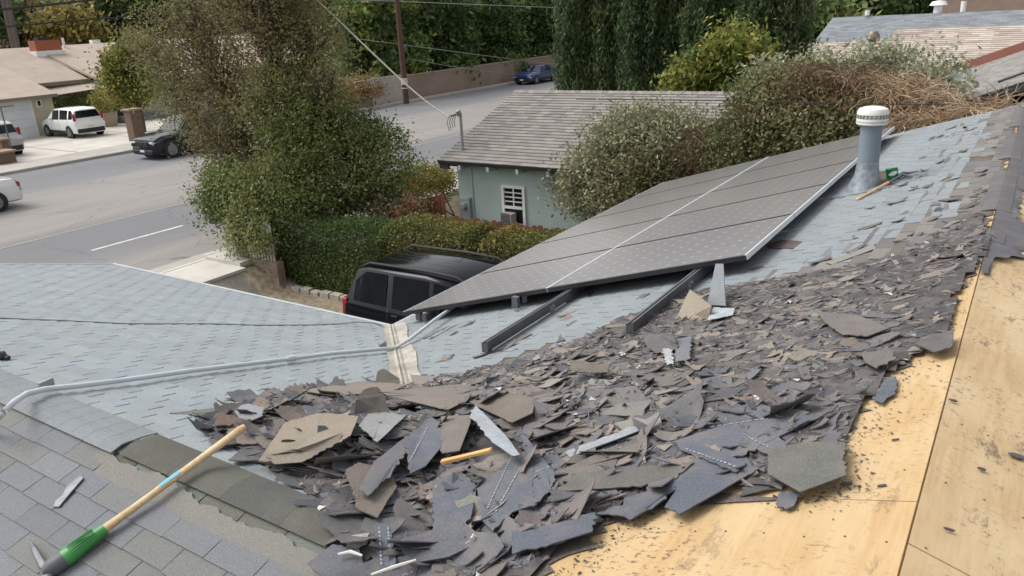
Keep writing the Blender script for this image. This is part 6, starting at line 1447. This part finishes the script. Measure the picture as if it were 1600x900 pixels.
shrub('garden_shrub', 'low straggly grey-green garden growth with red flowers behind the hedge', [bl(600, 320, 14.4, 45, .7, 18), bl(650, 322, 14.4, 30, .6, 16), bl(560, 315, 14.2, 35, .6, 16)], 420, 18, .12, .07, [C(92, 94, 72), C(110, 108, 84), C(84, 90, 60), C(120, 104, 82), C(156, 56, 40)], 406, base=(-12.3, 14.4, -.5), stems=80)
# dried vines: tangled brown stems
def vines(name, label, regions, n, seed, pal, rr):
    rn = random.Random(seed); c = regions[0]; root = empty(name, tuple(float(q) for q in AY(c[0], c[1]+c[3], c[2])), label, 'vine'); b = MB()
    for _ in range(n):
        px, py, y_, ry_, rx_ = rn.choice(regions); p = Vector(AY(px+rn.uniform(-rx_, rx_), py+rn.uniform(-ry_, ry_), y_+rn.uniform(-.5, .5)))
        d = Vector((rn.gauss(0, 1), rn.gauss(0, .6), rn.uniform(-.5, .6))).normalized(); P = [p]
        for k in range(7):
            d = (d+Vector((rn.gauss(0, .35), rn.gauss(0, .35), -.16))).normalized(); P.append(P[-1]+d*rn.uniform(.04, .09))
        b.tube(P, [rr]*6+[rr*.7, rr*.3], 3, rn.choice(pal), cap=False)
    return b.build('stems', MLEAF, root), root
vines('dry_vine', 'tangled orange-brown dried vine hanging behind the far roof edge', [(1420, 175, 13.6, 32, 60), (1400, 150, 14, 30, 50), (1460, 190, 13.2, 12, 50), (1350, 140, 14.2, 25, 50), (1560, 174, 12.7, 3, 50), (1500, 188, 13, 4, 50), (1440, 160, 13.8, 20, 40)], 6500, 501, [C(186, 164, 138), C(168, 144, 118), C(196, 176, 150), C(146, 124, 102), C(176, 146, 110)], .0055)
vines('dry_vine', 'dark brown dry twigs running through the olive green bush', [(1300, 130, 14, 35, 70), (1170, 200, 14, 40, 30), (1100, 230, 14.4, 30, 30)], 1500, 502, [C(104, 84, 64), C(88, 70, 54), C(122, 100, 78)], .005)
# distant belt of trees
for i, (px, py, x_, rr1, rz1, lab, pl_) in enumerate((
  (60, 40, -85, 60, 35, 'brownish bare tree far behind the tan house', [C(96, 88, 70), C(84, 80, 60), C(108, 98, 76)]), (105, 50, -76, 32, 16, 'yellowish tree just behind the tan roof', [C(110, 100, 56), C(94, 92, 52), C(128, 112, 66)]), (150, 25, -80, 55, 40, 'dark green tree behind the right end of the tan roof', TP_), (20, 20, -90, 50, 45, 'grey-green tree in the top left corner', [C(74, 80, 62), C(90, 92, 74)]), (215, 10, -80, 60, 50, 'tall dark tree behind the olive tree top', TP_), (300, 10, -78, 70, 50, 'far dark tree seen through the olive tree', TP_), (400, 0, -75, 80, 55, 'far green tree behind the olive tree right side', TP_), (490, 0, -62, 70, 60, 'tall green tree left of the shade trees', TP_), (-60, 20, -80, 70, 50, 'green tree beyond the left picture edge', TP_))):
    c0_ = AX(px, py, x_); kq = depth(c0_)/FPX
    bs_ = [(tuple(c0_+np.array([0, dx, dz])*kq), (rr1*kq*f*.8, rr1*kq*f, rz1*kq*f)) for dx, dz, f in ((0, 0, .85), (-.45*rr1, -.2*rz1, .6), (.5*rr1, -.1*rz1, .6), (.1*rr1, .5*rz1, .6))]
    tree('distant_tree', lab, 'tree', (x_, float(c0_[1]), .1), bs_, 480, 20, .6, .6, pl_, 600+i, trunk=.3, inner=.5, up=.5, zmin=.3)
for i, (px, py, y_, rr1, rz1, lab, pl_) in enumerate(((1290, 0, 62, 60, 45, 'dark tree behind the grey-blue roof, left part', TP_), (1380, -5, 66, 60, 28, 'dark tree behind the grey-blue roof, middle', TP_), (1440, -5, 64, 42, 26, 'dark leafy tree left of the tan building wall', TP_), (1290, 50, 50, 28, 20, 'small green bush at the left end of the grey-blue roof', G1), (1240, 20, 60, 60, 60, 'dark tree filling the gap right of the cypresses', TP_), (960, -20, 80, 120, 90, 'wide dark tree behind the cypress row left', TP_), (1120, -20, 80, 120, 90, 'wide dark tree behind the cypress row right', TP_), (1600, -30, 75, 90, 40, 'dark tree beyond the tan building', TP_))):
    c0_ = AY(px, py, y_); kq = depth(c0_)/FPX
    bs_ = [(tuple(c0_+np.array([dx, 0, dz])*kq), (rr1*kq*f, rr1*kq*f*.7, rz1*kq*f)) for dx, dz, f in ((0, 0, .85), (-.45*rr1, -.2*rz1, .6), (.5*rr1, -.1*rz1, .6), (.1*rr1, .5*rz1, .6))]
    tree('distant_tree', lab, 'tree', (float(c0_[0]), y_, 0.1), bs_, 480, 20, .45, .5, pl_, 640+i, trunk=.3, inner=.5, up=.5, zmin=.3)
# far-off woods on the hillside
rng = np.random.default_rng(900); n = 900; A = rng.random(n)*np.pi*1.5-.9; Rr = 100+rng.random(n)**.7*150
Cc = np.stack([-5-Rr*np.sin(A), Rr*np.cos(A), np.zeros(n)], 1); Cc[:, 2] = gz(Cc[:, 0], Cc[:, 1])+3
P = np.repeat(Cc, 60, 0)+rng.normal(size=(n*60, 3))*np.array([3., 3., 2.4]); V, F, cc = leafmesh(P, 1.6, rng, [C(46, 60, 40), C(62, 72, 48), C(84, 84, 62), C(96, 88, 68)], .7, .6, .12)
tag(mesh_np('far_woods', V, F, MLEAF, cols=cc), kind='stuff')
# far white building glimpsed by the poles
wb = empty('far_shed', (-84, 33, 0), 'small pale shed with a grey-green roof behind the poles at the left', 'shed'); p = AX(42, 68, -84)
b = MB(); b.box((-88, float(p[1])-5, 0), (-84, float(p[1])+3, 4.9)); b.build('wall', M('pale_wall', C(208, 200, 196)), wb); b = MB(); b.slab([(-83.6, float(p[1])-1.5, 4.9), (-83.6, float(p[1])+3.4, 4.9), (-87, float(p[1])+2.4, 6.0), (-87, float(p[1])-1, 6.0)], .15, n=Vector((.4, 0, 1)).normalized()); b.build('roof', M('greygreen_roof', C(134, 142, 134)), wb)
